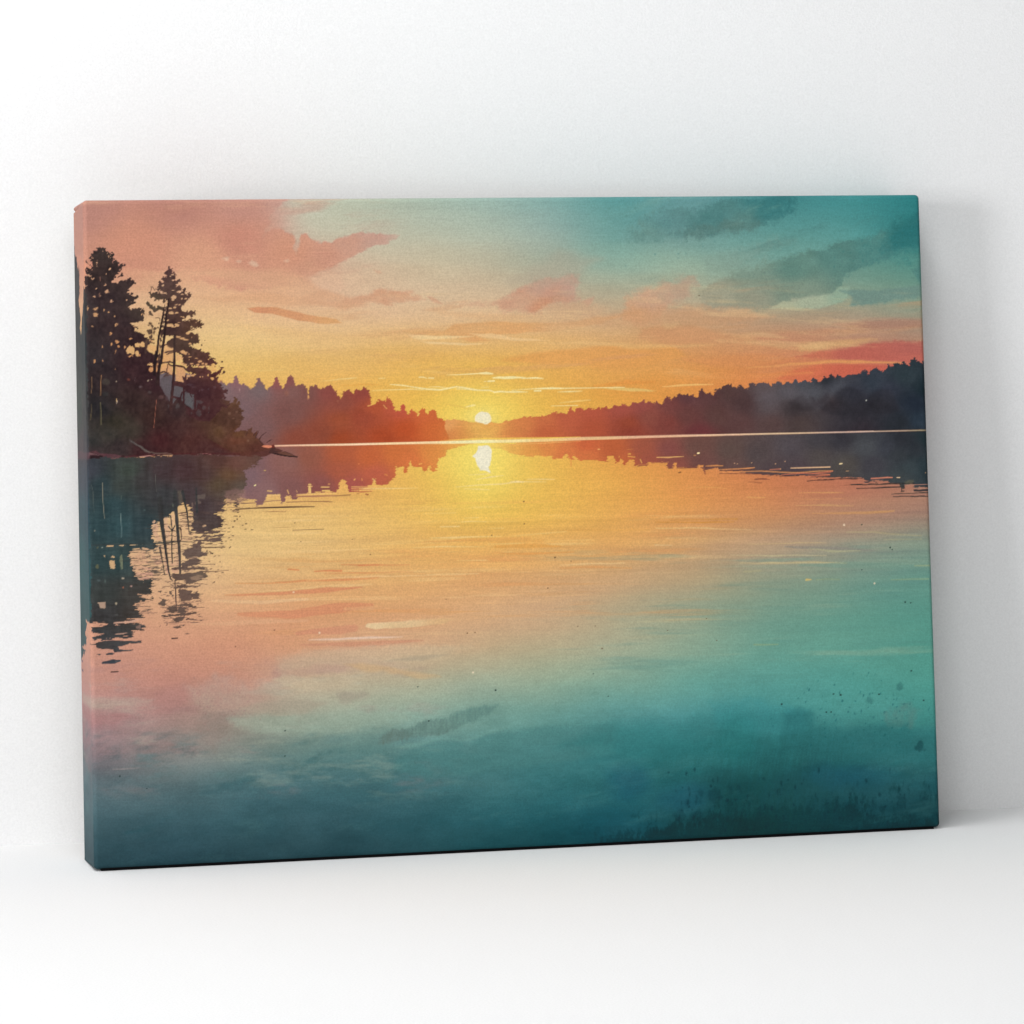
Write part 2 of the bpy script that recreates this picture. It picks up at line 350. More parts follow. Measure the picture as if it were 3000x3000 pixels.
poly(P_("1180,969 1300,968 1330,950 1460,943 1600,945 1700,938 1830,922 1760,950 1600,968 1520,976 1400,986 1442,1000 1380,1003 1320,985 1220,980"), [(1200, 972, 226, 168, 110), (1400, 955, 220, 158, 105), (1420, 990, 224, 156, 98), (1700, 940, 214, 158, 112)], .8, 5, 6, (60, 14), 14, 4, .3, (120, 12))
poly(P_("1195,982 1260,984 1390,985 1300,993 1235,996 1212,992"), (234, 200, 142), .85, 2, 2, (30, 8), 15)
poly(P_("1232,1000 1330,1004 1428,1008 1350,1011 1260,1006"), (232, 198, 142), .8, 1.8, 2, (30, 8), 16)
poly(P_("1376,976 1440,977 1500,989 1610,997 1510,999 1420,988"), (234, 192, 136), .8, 2.5, 2, (30, 8), 17)
poly(P_("1470,1055 1560,1035 1700,1020 1800,1012 1960,1012 2010,1040 1900,1075 1800,1082 1700,1068 1560,1066"), (224, 154, 80), .65, 8, 7, (90, 20), 18)
poly(P_("1560,1005 1700,998 1900,1010 2100,1012 1900,1022 1700,1012"), (230, 182, 122), .45, 5, 5, (70, 14), 19)
TEALD = [(1950, 640, 92, 138, 136), (2100, 640, 74, 124, 122), (2250, 590, 50, 114, 116), (2150, 670, 92, 128, 120), (1900, 690, 102, 142, 134)]
poly(P_("1840,690 1900,640 1960,600 2050,610 2150,590 2250,570 2340,572 2280,620 2240,660 2200,672 2130,672 2050,690 1980,700 1920,706"), TEALD, .8, 14, 30, (60, 36), 20, 6, .7, (34, 24), fray=26, fs=(10, 14))
poly(P_("1960,690 2040,660 2140,650 2230,655 2200,672 2130,676 2060,694"), (84, 120, 114), .66, 10, 18, (30, 30), 21, 5, .6, (20, 26), fray=18, fs=(9, 16))
poly(P_("2040,845 2150,800 2230,770 2330,742 2420,715 2520,705 2600,682 2625,650 2695,622 2705,712 2640,735 2545,772 2490,796 2455,850 2400,866 2300,890 2200,902 2060,902"),
     [(2100, 870, 156, 152, 128), (2200, 800, 118, 142, 126), (2330, 780, 94, 132, 120), (2450, 740, 82, 126, 118), (2560, 720, 78, 130, 124), (2660, 670, 46, 112, 112), (2350, 860, 122, 140, 122), (2200, 880, 146, 146, 124)], .88, 10, 20, (50, 30), 22, 6, .5, (36, 22), fray=17)
poly(P_("2595,725 2622,672 2660,640 2700,615 2705,700 2665,738 2630,742"), (36, 108, 110), .55, 30, 30, (40, 40), 23, 6, .5, (20, 18), fray=24)
poly(P_("2258,905 2290,886 2340,880 2380,872 2440,862 2462,836 2486,838 2490,870 2450,892 2400,904 2320,907"), [(2280, 900, 176, 178, 146), (2380, 890, 166, 176, 148), (2470, 860, 142, 168, 144)], .85, 5, 7, (40, 16), 24, 4, fray=5)
poly(P_("2458,853 2520,852 2600,848 2650,842 2705,838 2705,868 2640,878 2560,892 2490,894 2500,872"), (108, 138, 128), .85, 6, 6, (50, 14), 25, 4, fray=7)
poly(P_("2675,792 2690,776 2705,770 2705,836 2685,826"), (76, 126, 120), .7, 8, 5, (20, 20), 26, fray=8)
poly(P_("1830,935 1832,890 1880,852 1950,822 2025,812 2042,836 2005,872 1965,892 1930,930 1880,960"), [(1850, 930, 212, 152, 112), (1900, 870, 204, 152, 122), (2000, 830, 186, 150, 126)], .72, 15, 20, (44, 34), 27, 5, .5, (44, 30), fray=14)
poly(P_("1880,960 2020,955 2150,980 2300,990 2270,1004 2100,1002 1960,1005 1870,990"), (208, 142, 100), .6, 9, 8, (80, 20), 28)
poly(P_("1700,938 1850,912 2000,900 2150,903 2270,925 2180,948 1950,952 1800,956"), (204, 148, 108), .5, 13, 12, (70, 24), 301, 5, .4, (60, 20), fray=12)
poly(P_("2060,760 2180,730 2260,700 2330,705 2260,740 2160,790 2080,800"), (128, 152, 138), .4, 18, 20, (60, 30), 302, 5, .5, fray=16)
poly(P_("1240,905 1340,915 1460,925 1600,925 1500,936 1340,932"), (222, 170, 122), .45, 8, 8, (70, 14), 303, 4, fray=6)
poly(P_("700,950 900,965 1100,985 1250,1000 1000,1005 800,985"), (226, 178, 116), .4, 12, 10, (90, 16), 304, 4)
poly(P_("2000,1050 2200,1040 2330,1050 2250,1066 2080,1072"), (214, 138, 82), .5, 9, 7, (80, 14), 305, 4, fray=5)
poly(P_("1600,900 1700,880 1780,900 1740,930 1640,935"), (206, 160, 122), .4, 14, 14, (40, 20), 306, 5, .5, fray=12)
poly(P_("1945,946 1992,944 1978,958 1952,966"), (222, 186, 130), .3, 9, 5, (20, 10), 29, fray=4)
poly(P_("2200,985 2330,970 2440,955 2500,965 2420,985 2320,1005 2230,1002"), (196, 132, 102), .55, 9, 8, (80, 20), 30)
poly(P_("2440,950 2540,936 2705,934 2705,958 2560,964 2480,962"), (172, 120, 100), .65, 6, 5, (80, 14), 31)
poly(P_("2330,1012 2420,1000 2520,993 2570,996 2480,1016 2400,1028 2350,1030"), (212, 162, 108), .7, 8, 6, (60, 14), 32, fray=5)
poly(P_("2332,1044 2400,1030 2480,1020 2560,1004 2620,998 2710,998 2715,1062 2600,1056 2500,1056 2420,1053"), [(2380, 1040, 200, 108, 82), (2500, 1035, 186, 92, 80), (2680, 1020, 178, 90, 82), (2680, 1055, 194, 98, 84)], .82, 6, 5, (70, 14), 33, 4, fray=5)
poly(P_("2330,1080 2400,1066 2480,1066 2600,1070 2720,1068 2725,1110 2560,1130 2400,1130 2280,1110"), [(2350, 1085, 212, 106, 74), (2480, 1085, 202, 92, 72), (2680, 1090, 196, 92, 80)], .7, 8, 6, (80, 20), 34)
line(P_("2190,1078 2300,1070 2400,1061 2520,1060 2640,1063"), [3, 6, 9, 7, 3], (222, 152, 88), .85, 3.5, 3, (60, 12), 35)
line(P_("2150,1100 2300,1098 2380,1094"), [4, 8, 4], (222, 140, 78), .6, 5, 4, (60, 12), 36)
line(P_("1940,1133 1990,1129 2040,1127 2090,1126"), [2, 5, 5, 2], (238, 182, 106), .95, 1.6, 1, (30, 10), 37)
line(P_("2060,1150 2110,1138"), [2, 5], (224, 150, 80), .5, 3)
line(P_("1740,1132 1840,1120 1920,1120"), [3, 14, 4], (226, 142, 62), .6, 5, 3)
poly(P_("1760,1136 1800,1133 1860,1137 1925,1144 1900,1147 1840,1146 1790,1140"), (226, 186, 106), .9, 2, 1.5, (20, 8), 38)

# ------------------------------------------------------------------ loose wet brushwork over the sky and the near water
def sstep(v, a, b):
    v = np.clip((v - a) / (b - a), 0, 1); return v * v * (3 - 2 * v)
def wash(m, col):
    IMG[:] = IMG * (1 - m[..., None]) + np.array(col, np.float32) * m[..., None]
n1 = fbm(PX, PY + .10 * PX, 330, 34, 401, 6, .62); n2 = fbm(PX, PY - .06 * PX, 240, 26, 402, 6, .6)
band = sstep(PY, 790, 900) * (1 - sstep(PY, 1060, 1130)) * sstep(PX, 800, 1150)
wash(sstep(n1, .12, .55) * band * .42, (206, 144, 102)); wash(sstep(n2, .2, .6) * band * .30, (234, 196, 138))
ul = (1 - sstep(PX, 900, 1250)) * (1 - sstep(PY, 880, 960))
wash(sstep(fbm(PX, PY + .12 * PX, 220, 46, 403, 6, .62), .1, .6) * ul * .35, (196, 128, 112)); wash(sstep(fbm(PX, PY, 200, 40, 404, 6, .62), .15, .6) * ul * .28, (226, 174, 138))
ur = sstep(PX, 1700, 2000) * (1 - sstep(PY, 760, 860))
wash(sstep(fbm(PX, PY + .32 * PX, 200, 60, 405, 6, .66), .1, .55) * ur * .34, (74, 122, 118)); wash(sstep(fbm(PX, PY + .3 * PX, 240, 60, 406, 6, .64), .12, .6) * ur * .26, (150, 178, 158))
ll = sstep(PY, 1880, 1990) * (1 - sstep(PY, 2260, 2400)) * (1 - sstep(PX, 1100, 1500))
wash(sstep(fbm(PX, PY, 210, 60, 407, 6, .66), .1, .55) * ll * .34, (160, 122, 120)); wash(sstep(fbm(PX, PY, 230, 52, 408, 6, .66), .12, .55) * ll * .34, (168, 172, 152)); wash(sstep(fbm(PX, PY, 190, 60, 409, 6, .66), .2, .6) * ll * sstep(PY, 2080, 2240) * .4, (84, 122, 124))
lc = sstep(PY, 2060, 2200)
wash(sstep(fbm(PX, PY + .2 * PX, 230, 80, 410, 6, .66), .12, .6) * lc * .30, (24, 74, 82)); wash(sstep(fbm(PX, PY + .2 * PX, 250, 70, 411, 6, .66), .14, .6) * lc * .20, (92, 142, 138))
rw = sstep(HY, 1560, 1640) * (1 - sstep(HY, 1960, 2060)) * sstep(PX, 1400, 1900)
wash(sstep(fbm(PX, HY, 360, 22, 412, 5, .62), .15, .6) * rw * .32, (152, 170, 142)); wash(sstep(fbm(PX, HY, 320, 20, 413, 5, .62), .15, .6) * rw * .28, (82, 132, 124))
cw = sstep(HY, 1430, 1500) * (1 - sstep(HY, 1800, 1900)) * (1 - sstep(PX, 1900, 2300)) * sstep(PX, 640, 900)
wash(sstep(fbm(PX, HY, 420, 15, 414, 5, .62), .18, .6) * cw * .34, (222, 146, 84)); wash(sstep(fbm(PX, HY, 380, 13, 415, 5, .62), .2, .6) * cw * .30, (240, 206, 144))

# ------------------------------------------------------------------ sun and bright streaks
d = np.hypot((PX - 1412) * .75, PY - 1228)
g1 = np.exp(-(d / 75) ** 1.6)[..., None]; IMG[:] = IMG * (1 - .6 * g1) + np.array([243, 222, 104], np.float32) * .6 * g1
g2 = np.exp(-(d / 33) ** 3)[..., None]; IMG[:] = IMG * (1 - .5 * g2) + np.array([242, 228, 130], np.float32) * .5 * g2
PALE = (242, 226, 160)
for s, w_, a in (("1308,1099 1340,1098 1374,1096", [1, 2.6, 3], .85), ("1376,1096 1404,1094", 3, .9), ("1406,1094 1425,1093 1444,1095", [4, 7, 3], .95), ("1444,1107 1462,1106 1475,1107 1500,1106 1540,1106", [3, 6, 7, 8, 2], .95),
                 ("1528,1109 1570,1107 1592,1109", [2, 5, 2], .95), ("1418,1118 1424,1117", 2, .8), ("1430,1117 1448,1116", 4.5, .9), ("1228,1105 1240,1105 1250,1108", [3, 3, 2], .9), ("1256,1107 1271,1108", 3, .9),
                 ("1143,1126 1180,1129 1205,1133 1250,1140 1290,1142 1312,1138 1336,1133 1356,1135 1400,1143 1436,1144 1450,1149", [2, 4, 3, 5, 5, 5, 4, 4, 4, 4, 3], .85),
                 ("1090,1144 1150,1142 1205,1140 1240,1142", [1.5, 2.5, 3, 2], .7), ("1256,1134 1285,1133 1310,1136", [1.5, 3, 1.5], .7), ("1336,1139 1370,1140 1398,1144", [2, 4, 2], .8), ("1448,1149 1466,1147 1484,1148 1512,1148 1546,1148", [4, 5, 4, 5, 1.5], .9), ("1410,1135 1432,1134", 1.5, .6),
                 ("1500,1143 1560,1139 1588,1138 1640,1138 1760,1136 1830,1135", [1.5, 2.2, 5, 4, 2.5, 2], .85), ("1590,1138 1618,1137 1646,1138", [4, 5.5, 3], .85), ("1566,1145 1584,1145", 4.5, .9), ("1634,1148 1670,1147 1706,1146", [1.5, 4, 1.5], .8),
                 ("1640,1180 1690,1175 1730,1172", [1.5, 3, 1.5], .55), ("1615,1189 1680,1188 1692,1188", [1.5, 2.5, 3], .75), ("990,1111 1020,1109 1047,1106", [1.5, 3, 1.5], .6), ("1110,1108 1128,1108", 2, .6), ("940,1117 990,1112", [1, 2.5], .45),
                 ("1365,1192 1384,1188 1392,1187", [2, 6, 3], .8), ("660,1088 760,1086 830,1084", [1, 2, 1], .3)):
    line(P_(s), w_, PALE, a, 1.2)
line(P_("1000,1130 1070,1126 1110,1128"), [2, 6, 3], (228, 158, 66), .5, 3, 2)
line(P_("1305,1184 1345,1190 1380,1200"), [2, 4, 2], (228, 178, 80), .6, 2)
blob(1415, 1228, 24, 22, (240, 230, 206), 1, 1.5, 2, 12, 3)

# ------------------------------------------------------------------ far shores
FAR = [(1310, 1215, 220, 148, 88), (1310, 1245, 222, 148, 88), (1400, 1240, 226, 156, 80), (1470, 1240, 224, 150, 78), (1330, 1275, 206, 112, 62), (1440, 1268, 214, 132, 64), (1430, 1283, 190, 98, 58), (1360, 1287, 196, 100, 52)]
LEFT = [(470, 1120, 112, 98, 102), (560, 1150, 108, 98, 100), (640, 1130, 124, 104, 104), (760, 1145, 118, 97, 97), (700, 1200, 122, 94, 96), (760, 1250, 122, 86, 84), (690, 1290, 120, 84, 84), (690, 1110, 140, 95, 98), (810, 1110, 150, 82, 78),
        (845, 1110, 138, 80, 76), (860, 1150, 126, 86, 80), (850, 1210, 122, 78, 72), (900, 1150, 122, 76, 70), (960, 1150, 138, 70, 62), (1060, 1150, 145, 66, 55), (1000, 1180, 142, 72, 58), (880, 1290, 140, 70, 52), (940, 1270, 140, 68, 48), (1000, 1230, 156, 74, 46), (1000, 1290, 160, 68, 36),
        (1060, 1220, 155, 68, 46), (1100, 1190, 178, 80, 48), (1150, 1180, 184, 84, 58), (1120, 1285, 172, 70, 36), (1180, 1190, 196, 82, 62), (1240, 1210, 206, 98, 52), (1260, 1260, 204, 96, 46), (1290, 1280, 202, 94, 46), (1190, 1260, 186, 76, 36)]
RIGHT = [(1450, 1250, 222, 142, 72), (1480, 1275, 208, 110, 62), (1540, 1240, 210, 118, 66), (1600, 1225, 200, 104, 62), (1600, 1270, 192, 94, 56), (1660, 1225, 188, 90, 60), (1740, 1250, 176, 80, 52), (1740, 1205, 182, 84, 60), (1820, 1200, 165, 78, 64), (1840, 1240, 150, 66, 44), (1850, 1270, 140, 60, 46), (1880, 1190, 150, 74, 66),
         (1900, 1220, 140, 74, 62), (1960, 1180, 118, 64, 60), (1960, 1240, 126, 62, 54), (2010, 1160, 92, 56, 58), (2010, 1220, 100, 58, 54), (2050, 1265, 108, 52, 54), (2080, 1150, 92, 58, 58), (2130, 1150, 84, 60, 58), (2100, 1220, 88, 58, 54), (2180, 1180, 76, 54, 54), (2170, 1240, 92, 62, 60), (2240, 1150, 92, 80, 82),
         (2250, 1190, 88, 76, 78), (2260, 1240, 84, 62, 60), (2310, 1140, 84, 78, 82), (2350, 1120, 72, 74, 80), (2390, 1150, 80, 80, 86), (2330, 1195, 60, 52, 54), (2340, 1240, 74, 60, 58), (2420, 1110, 48, 50, 56), (2430, 1180, 60, 50, 52), (2450, 1135, 72, 74, 82), (2500, 1150, 58, 60, 70), (2500, 1210, 46, 44, 50), (2560, 1120, 52, 60, 70),
         (2570, 1190, 42, 42, 48), (2600, 1140, 48, 52, 64), (2650, 1100, 44, 56, 62), (2680, 1180, 34, 42, 54), (2690, 1230, 42, 54, 66), (2640, 1240, 38, 42, 48), (2520, 1255, 50, 44, 50), (2720, 1140, 24, 38, 44)]
pr = TP(1120, 1080, 6.44, "1170,1000 1190,985 1220,960 1245,955 1262,970 1310,972 1340,955 1375,950 1400,962 1450,968 1500,985 1525,972 1560,992 1590,982 1620,1002 1720,1015 1770,1005 1830,1018 1880,1030 1932,1045")
poly(pr + P_("1440,1238 1500,1245 1500,1290 1300,1296"), FAR, 1, 1.5, 1.2, (8, 8), 40)
pr = TP(1400, 1100, 5.52, "130,790 160,785 210,750 300,778 340,770 400,765 440,735 465,725 490,742 590,700 620,705 700,690 740,675 790,690 850,675 910,690 960,665 1010,672 1080,655 1110,668 1150,640 1200,625 1220,595 1260,590 1290,622 1340,600 1380,610 1440,632 1470,590 1475,552 1500,535 1540,570 1565,597 1590,560 1610,530 1650,520 1690,545 1730,572 1780,535 1830,535")
pr += TP(1720, 1100, 5.52, "30,532 80,548 140,548 180,525 220,547 250,515 300,510 340,540 400,547 430,490 470,488 540,508 580,470 620,480 650,502 700,497 740,440 780,430 830,462 870,430 905,400 920,430 950,442 1010,425 1060,442 1100,455 1130,413 1160,450 1200,482 1240,440 1260,370 1300,350 1320,375 1333,355 1345,385 1370,412 1400,350 1440,352 1480,310 1515,322 1530,312 1560,332 1610,308 1660,332 1700,313 1740,352 1800,367 1815,300")
pr += TP(2040, 1040, 5.52, "45,610 90,542 130,600 130,632 180,637 190,622 230,622 280,662 300,610 340,550 400,552 430,510 500,478 550,490 560,480 580,520 610,520 650,562 680,520 720,483 770,552 800,545 840,555 860,500 890,453 960,502 1000,450 1060,452 1120,455 1180,480 1210,517 1230,475 1250,458 1280,470 1310,428 1340,450 1370,440 1400,490 1440,465 1465,430 1500,457 1560,462 1580,410 1610,393 1650,452 1720,440 1760,403 1800,432 1860,452 1890,382")
pr += TP(2380, 1020, 5.084, "20,453 60,465 80,500 120,517 160,460 190,428 225,452 250,445 260,400 290,393 310,420 320,440 345,440 380,403 410,430 430,432 445,445 480,430 510,412 540,412 570,400 600,402 660,388 720,380 735,345 755,350 770,315 785,345 810,345 825,400 840,395 860,350 890,325 930,300 960,315 1000,328 1040,362 1090,320 1110,300 1130,243 1160,290 1190,270 1200,282 1230,230 1290,228 1310,250 1345,240 1362,198 1392,240 1410,265 1455,262 1460,212 1480,175 1530,158 1550,200 1575,215 1590,200 1620,215 1640,240 1660,198 1690,192 1760,180 2200,150")
poly(pr + P_("2860,1255 2716,1259 2390,1267 2040,1275 1720,1284 1420,1290 1400,1262 1420,1245"), RIGHT, 1, 1.4, 1.6, (7, 7), 41)
leafy([q for q in pr if 1520 < q[0] < 2722], RIGHT, 7, 1.8, 3.8, 1, 6, False)
# darker trees standing in the mist of the right shore
poly(TP(2040, 1040, 5.52, "1500,790 1600,690 1680,660 1710,625 1740,690 1800,700 1850,660 1910,690 1932,760 1932,900 1700,900"), (48, 42, 45), .5, 6, 4, (14, 14), 42)
poly(TP(2380, 1020, 5.084, "60,880 130,790 170,720 200,680 250,740 310,800 360,660 420,590 520,570 640,610 740,640 820,720 940,640 1050,590 1170,640 1260,800 1300,950 900,1000 300,1000"), (40, 38, 44), .45, 8, 5, (18, 18), 43)
poly(TP(1950, 560, 2.415, "640,1480 700,1420 860,1390 1000,1400 1060,1520 1130,1480 1230,1380 1180,1480 1080,1540 900,1480 760,1500"), (96, 92, 98), .3, 14, 12, (40, 40), 44)
blob(2537.8, 1172.8, 2, 2, (190, 190, 180), .9, .8)
pr = TP(600, 1050, 6.44, "-900,320 -700,250 -560,300 -400,260 -150,330 0,420 150,470 280,470 310,430 350,472 420,512 440,480 480,463 520,482 540,468 565,380 585,323 608,345 630,432 640,472 680,488 700,522 715,482 740,478 760,502 810,520 850,592 920,545 955,522 960,490 990,440 1000,402 1030,388 1050,410 1065,452 1100,468 1140,572 1190,612 1210,560 1240,528 1290,522 1300,470 1330,462 1318,392 1350,343 1380,400 1410,502 1450,540 1462,592 1500,550 1550,440 1570,370 1600,328 1615,345 1635,328 1670,390 1690,452 1710,545 1740,520 1770,493 1830,500 1880,520")
pr += TP(860, 1050, 6.44, "210,520 250,582 262,660 265,742 290,742 290,640 302,600 315,513 360,552 385,530 405,483 450,540 490,582 520,602 545,548 580,560 600,570 625,525 650,520 690,510 725,545 760,582 800,640 825,705 860,720 890,777 920,720 945,640 1000,610 1050,593 1080,632 1120,660 1145,692 1150,620 1190,578 1230,612 1290,592 1330,546 1370,570 1415,610 1415,645 1430,665 1425,690 1462,742 1430,775 1470,822 1440,850 1450,885 1400,900 1490,890 1500,872 1540,870 1580,820 1610,822 1600,765 1640,802 1700,800 1740,832 1760,780 1772,720 1780,770 1810,768 1840,802 1830,830 1875,850 1870,890 1895,920 1885,970 1925,1012")
pr += TP(1120, 1080, 6.44, "215,782 245,827 280,790 320,800 350,817 360,720 390,663 415,700 430,772 450,832 485,862 530,830 545,780 565,780 590,812 630,825 660,900 690,870 715,790 750,748 800,780 830,850 870,862 900,810 940,773 990,790 1010,850 1030,872 1040,942 1060,967 1090,943 1130,950 1150,985 1190,992 1175,1080 1190,1140 1215,1200 1240,1252 1260,1330")
poly(pr + P_("1310,1296 1120,1300 900,1304 805,1306 700,1310 300,1320 300,1150 420,1120"), LEFT, 1, 1.4, 1.4, (7, 7), 45)
leafy([q for q in pr if 640 < q[0] < 1305 and q[1] < 1250], LEFT, 7, 1.6, 3.4, .8, 7, False)
blob(903, 1164, 3, 6, (226, 160, 100), .6, 2, 2); blob(840, 1152, 6, 8, (160, 100, 80), .5, 4); blob(702, 1142, 2, 4, (190, 150, 140), .6, 1.5); blob(990, 1175, 3, 3, (160, 95, 75), .6, 2)
for a_ in ("1124,1187 1127,1191 1133,1197", "1078,1189 1088,1187"): line(P_(a_), 3, (226, 160, 90), .85, 1.2)
line(P_("1224,1218 1229,1211"), 3, (236, 190, 100), .9, 1.3)
# haze of warm light over the shores
d = np.hypot((PX - 1400) * .55, PY - 1262); gl = (np.exp(-(d / 60) ** 2) * .25)[..., None]
IMG[:] = IMG * (1 - gl) + np.array([236, 170, 74], np.float32) * gl
blob(1415, 1222, 21, 16, (240, 230, 206), .9, 2, 2, 12, 3)
poly(P_("1392,1232 1402,1237 1415,1240 1420,1243 1428,1243 1436,1236 1437,1225 1395,1222"), (240, 230, 206), 1, 1.2)

# ------------------------------------------------------------------ mirrored shores in the water
LREF = [(480, 1380, 90, 66, 66), (640, 1350, 110, 82, 82), (720, 1330, 124, 92, 96), (720, 1400, 124, 94, 98), (780, 1440, 136, 98, 96), (850, 1350, 138, 92, 84), (850, 1430, 130, 84, 80), (900, 1340, 146, 84, 66), (940, 1420, 138, 78, 72), (1000, 1330, 178, 88, 54), (1000, 1380, 170, 86, 60), (1030, 1420, 168, 82, 72),
        (1080, 1340, 196, 96, 52), (1100, 1390, 190, 92, 66), (1160, 1330, 206, 108, 54), (1200, 1350, 214, 112, 58), (1270, 1330, 222, 134, 62), (1340, 1310, 226, 148, 66)]
line(P_("520,1322 805,1313 1000,1309 1120,1307 1290,1303"), 10, LREF, 1, 2)
lb = P_("540,1480 700,1452 710,1459 750,1464 753,1478 769,1478 776,1467 782,1451 820,1448 826,1478 834,1470 839,1451 853,1453 853,1464 870,1464 871,1451 900,1445 944,1442 971,1440 987,1441 993,1428 996,1412 1003,1406 1012,1410 1018,1432 1028,1443 1070,1430 1078,1428 1086,1420 1092,1412 1098,1404 1102,1418 1120,1422 1136,1417 1145,1404 1158,1399 1160,1370 1181,1368 1183,1388 1190,1384 1194,1373 1202,1354 1210,1366 1235,1366 1242,1386 1250,1376 1254,1366 1258,1362 1264,1381 1276,1382 1280,1370 1286,1344 1304,1338 1306,1326 1314,1318 1345,1309 1400,1300")
poly(lb + P_("1380,1296 1310,1300 1120,1304 900,1309 805,1311 500,1316"), LREF, 1, 1.4, 2.5, (9, 4), 50, 3, row=6, fray=7, fs=(22, 3))
RREF = [(1450, 1302, 232, 178, 82), (1500, 1315, 228, 160, 74), (1560, 1325, 226, 150, 70), (1600, 1305, 220, 132, 66), (1660, 1325, 216, 118, 64), (1720, 1305, 204, 96, 56), (1720, 1335, 212, 112, 62), (1800, 1310, 188, 92, 52), (1830, 1345, 192, 96, 56), (1880, 1315, 160, 82, 60), (1900, 1350, 158, 80, 62), (1960, 1320, 132, 72, 66), (1980, 1360, 138, 76, 64),
        (2040, 1310, 108, 74, 66), (2060, 1350, 110, 72, 66), (2140, 1320, 92, 72, 66), (2150, 1370, 98, 72, 68), (2220, 1330, 80, 68, 68), (2260, 1380, 80, 66, 68), (2320, 1310, 80, 72, 76), (2340, 1370, 78, 66, 70), (2400, 1290, 66, 62, 66), (2400, 1340, 82, 74, 72), (2460, 1290, 54, 52, 58), (2480, 1360, 78, 72, 68), (2540, 1310, 74, 76, 80),
        (2560, 1360, 62, 60, 66), (2600, 1310, 58, 60, 68), (2640, 1290, 42, 44, 50), (2630, 1330, 52, 56, 60), (2680, 1310, 44, 48, 54), (2670, 1370, 58, 68, 72), (2640, 1400, 62, 68, 70), (2720, 1290, 32, 46, 50), (2720, 1370, 36, 50, 56), (2760, 1350, 30, 46, 52)]
line(P_("1520,1303 1600,1297 1720,1293 1850,1289 2000,1285 2140,1281 2390,1275 2600,1270 2780,1266"), 11, RREF, 1, 2)
rb = P_("1430,1303 1440,1312 1470,1316 1490,1325 1523,1334 1560,1337 1599,1338 1614,1334 1620,1337 1625,1345 1648,1344 1654,1336 1661,1332 1666,1346 1674,1350 1680,1340 1684,1334 1690,1346 1697,1351 1739,1346 1753,1348 1770,1352 1778,1352 1783,1335 1796,1334 1800,1340 1803,1357 1814,1354 1818,1338 1824,1354 1832,1364 1840,1360 1843,1345 1859,1345 1861,1364 1894,1364 1902,1356 1954,1354 1957,1370 1971,1370 1974,1354 1982,1355 1984,1371 2039,1368 2043,1362 2057,1363 2062,1384 2070,1374 2100,1372 2108,1378 2152,1382 2210,1388 2272,1394 2346,1392 2379,1396 2429,1398 2527,1400 2532,1411 2545,1411 2600,1407 2612,1414 2636,1416 2642,1427 2649,1427 2652,1420 2677,1417 2680,1429 2800,1424 2900,1420")
poly(rb + P_("2900,1255 2716,1264 2390,1271 2040,1279 1720,1290 1430,1300"), RREF, 1, 1.4, 2.5, (16, 3), 51, 3, row=8, fray=7, fs=(26, 3))
ORG = (228, 146, 84)
for s, w_, c, a in (("2105,1376 2180,1373 2210,1370", [2, 4, 3], ORG, .9), ("2110,1384 2230,1380 2300,1384 2340,1385 2400,1380 2440,1379", [2, 4, 4, 4, 4, 2], ORG, .75), ("2256,1376 2285,1374", [3, 4], (214, 120, 88), .7), ("2317,1371 2370,1370 2432,1368", [2.5, 3.5, 3], (240, 186, 140), .95),
                    ("2380,1387 2430,1382 2440,1381", [2, 5, 2], (206, 110, 80), .85), ("2290,1391 2350,1386 2430,1390", [3, 5, 4], (206, 112, 82), .7), ("2360,1397 2430,1391", [1.5, 4], (214, 116, 82), .85), ("2068,1365 2100,1364 2118,1365", [2, 4, 2], (232, 150, 80), .9),
                    ("2552,1402 2600,1399 2614,1399", [3, 4, 3], (226, 130, 100), .95), ("2628,1399 2636,1399", 3, (240, 196, 150), .95), ("2460,1359 2467,1358", 3.5, (250, 220, 160), 1), ("2479,1380 2486,1380", 2, (200, 150, 100), .8), ("2650,1421 2690,1420 2740,1418", 2, (190, 130, 110), .8), ("2680,1431 2752,1430", 3, (184, 130, 108), .85), ("2670,1442 2752,1438", 3, (180, 128, 106), .5),
                    ("1924,1340 1960,1340 2003,1337", [2, 3, 1.5], (246, 186, 104), .95), ("2044,1328 2048,1327", 4.5, (250, 222, 160), 1), ("2033,1334 2038,1334", 2, (236, 170, 90), .9), ("1840,1337 1860,1339", 2.5, (234, 170, 80), .9), ("1842,1330 1846,1330", 5, (234, 170, 80), .8), ("1837,1317 1855,1315", 2, (216, 130, 70), .6), ("1752,1316 1757,1316", 2.5, (238, 190, 110), .9), ("1876,1346 1880,1356", 3, (236, 176, 84), .8), ("1870,1361 1890,1361", 2, (236, 160, 80), .6)):
    line(P_(s), w_, c, a, 1.1)
for x, y in ((2152, 1357), (2160, 1359), (2272, 1359), (2202, 1356), (2287, 1374), (2712, 1385), (2300, 1352)): blob(x, y, 1.8, 1.5, (226, 170, 120), .8, .8)
DK = (58, 44, 44); DK2 = (44, 44, 44)
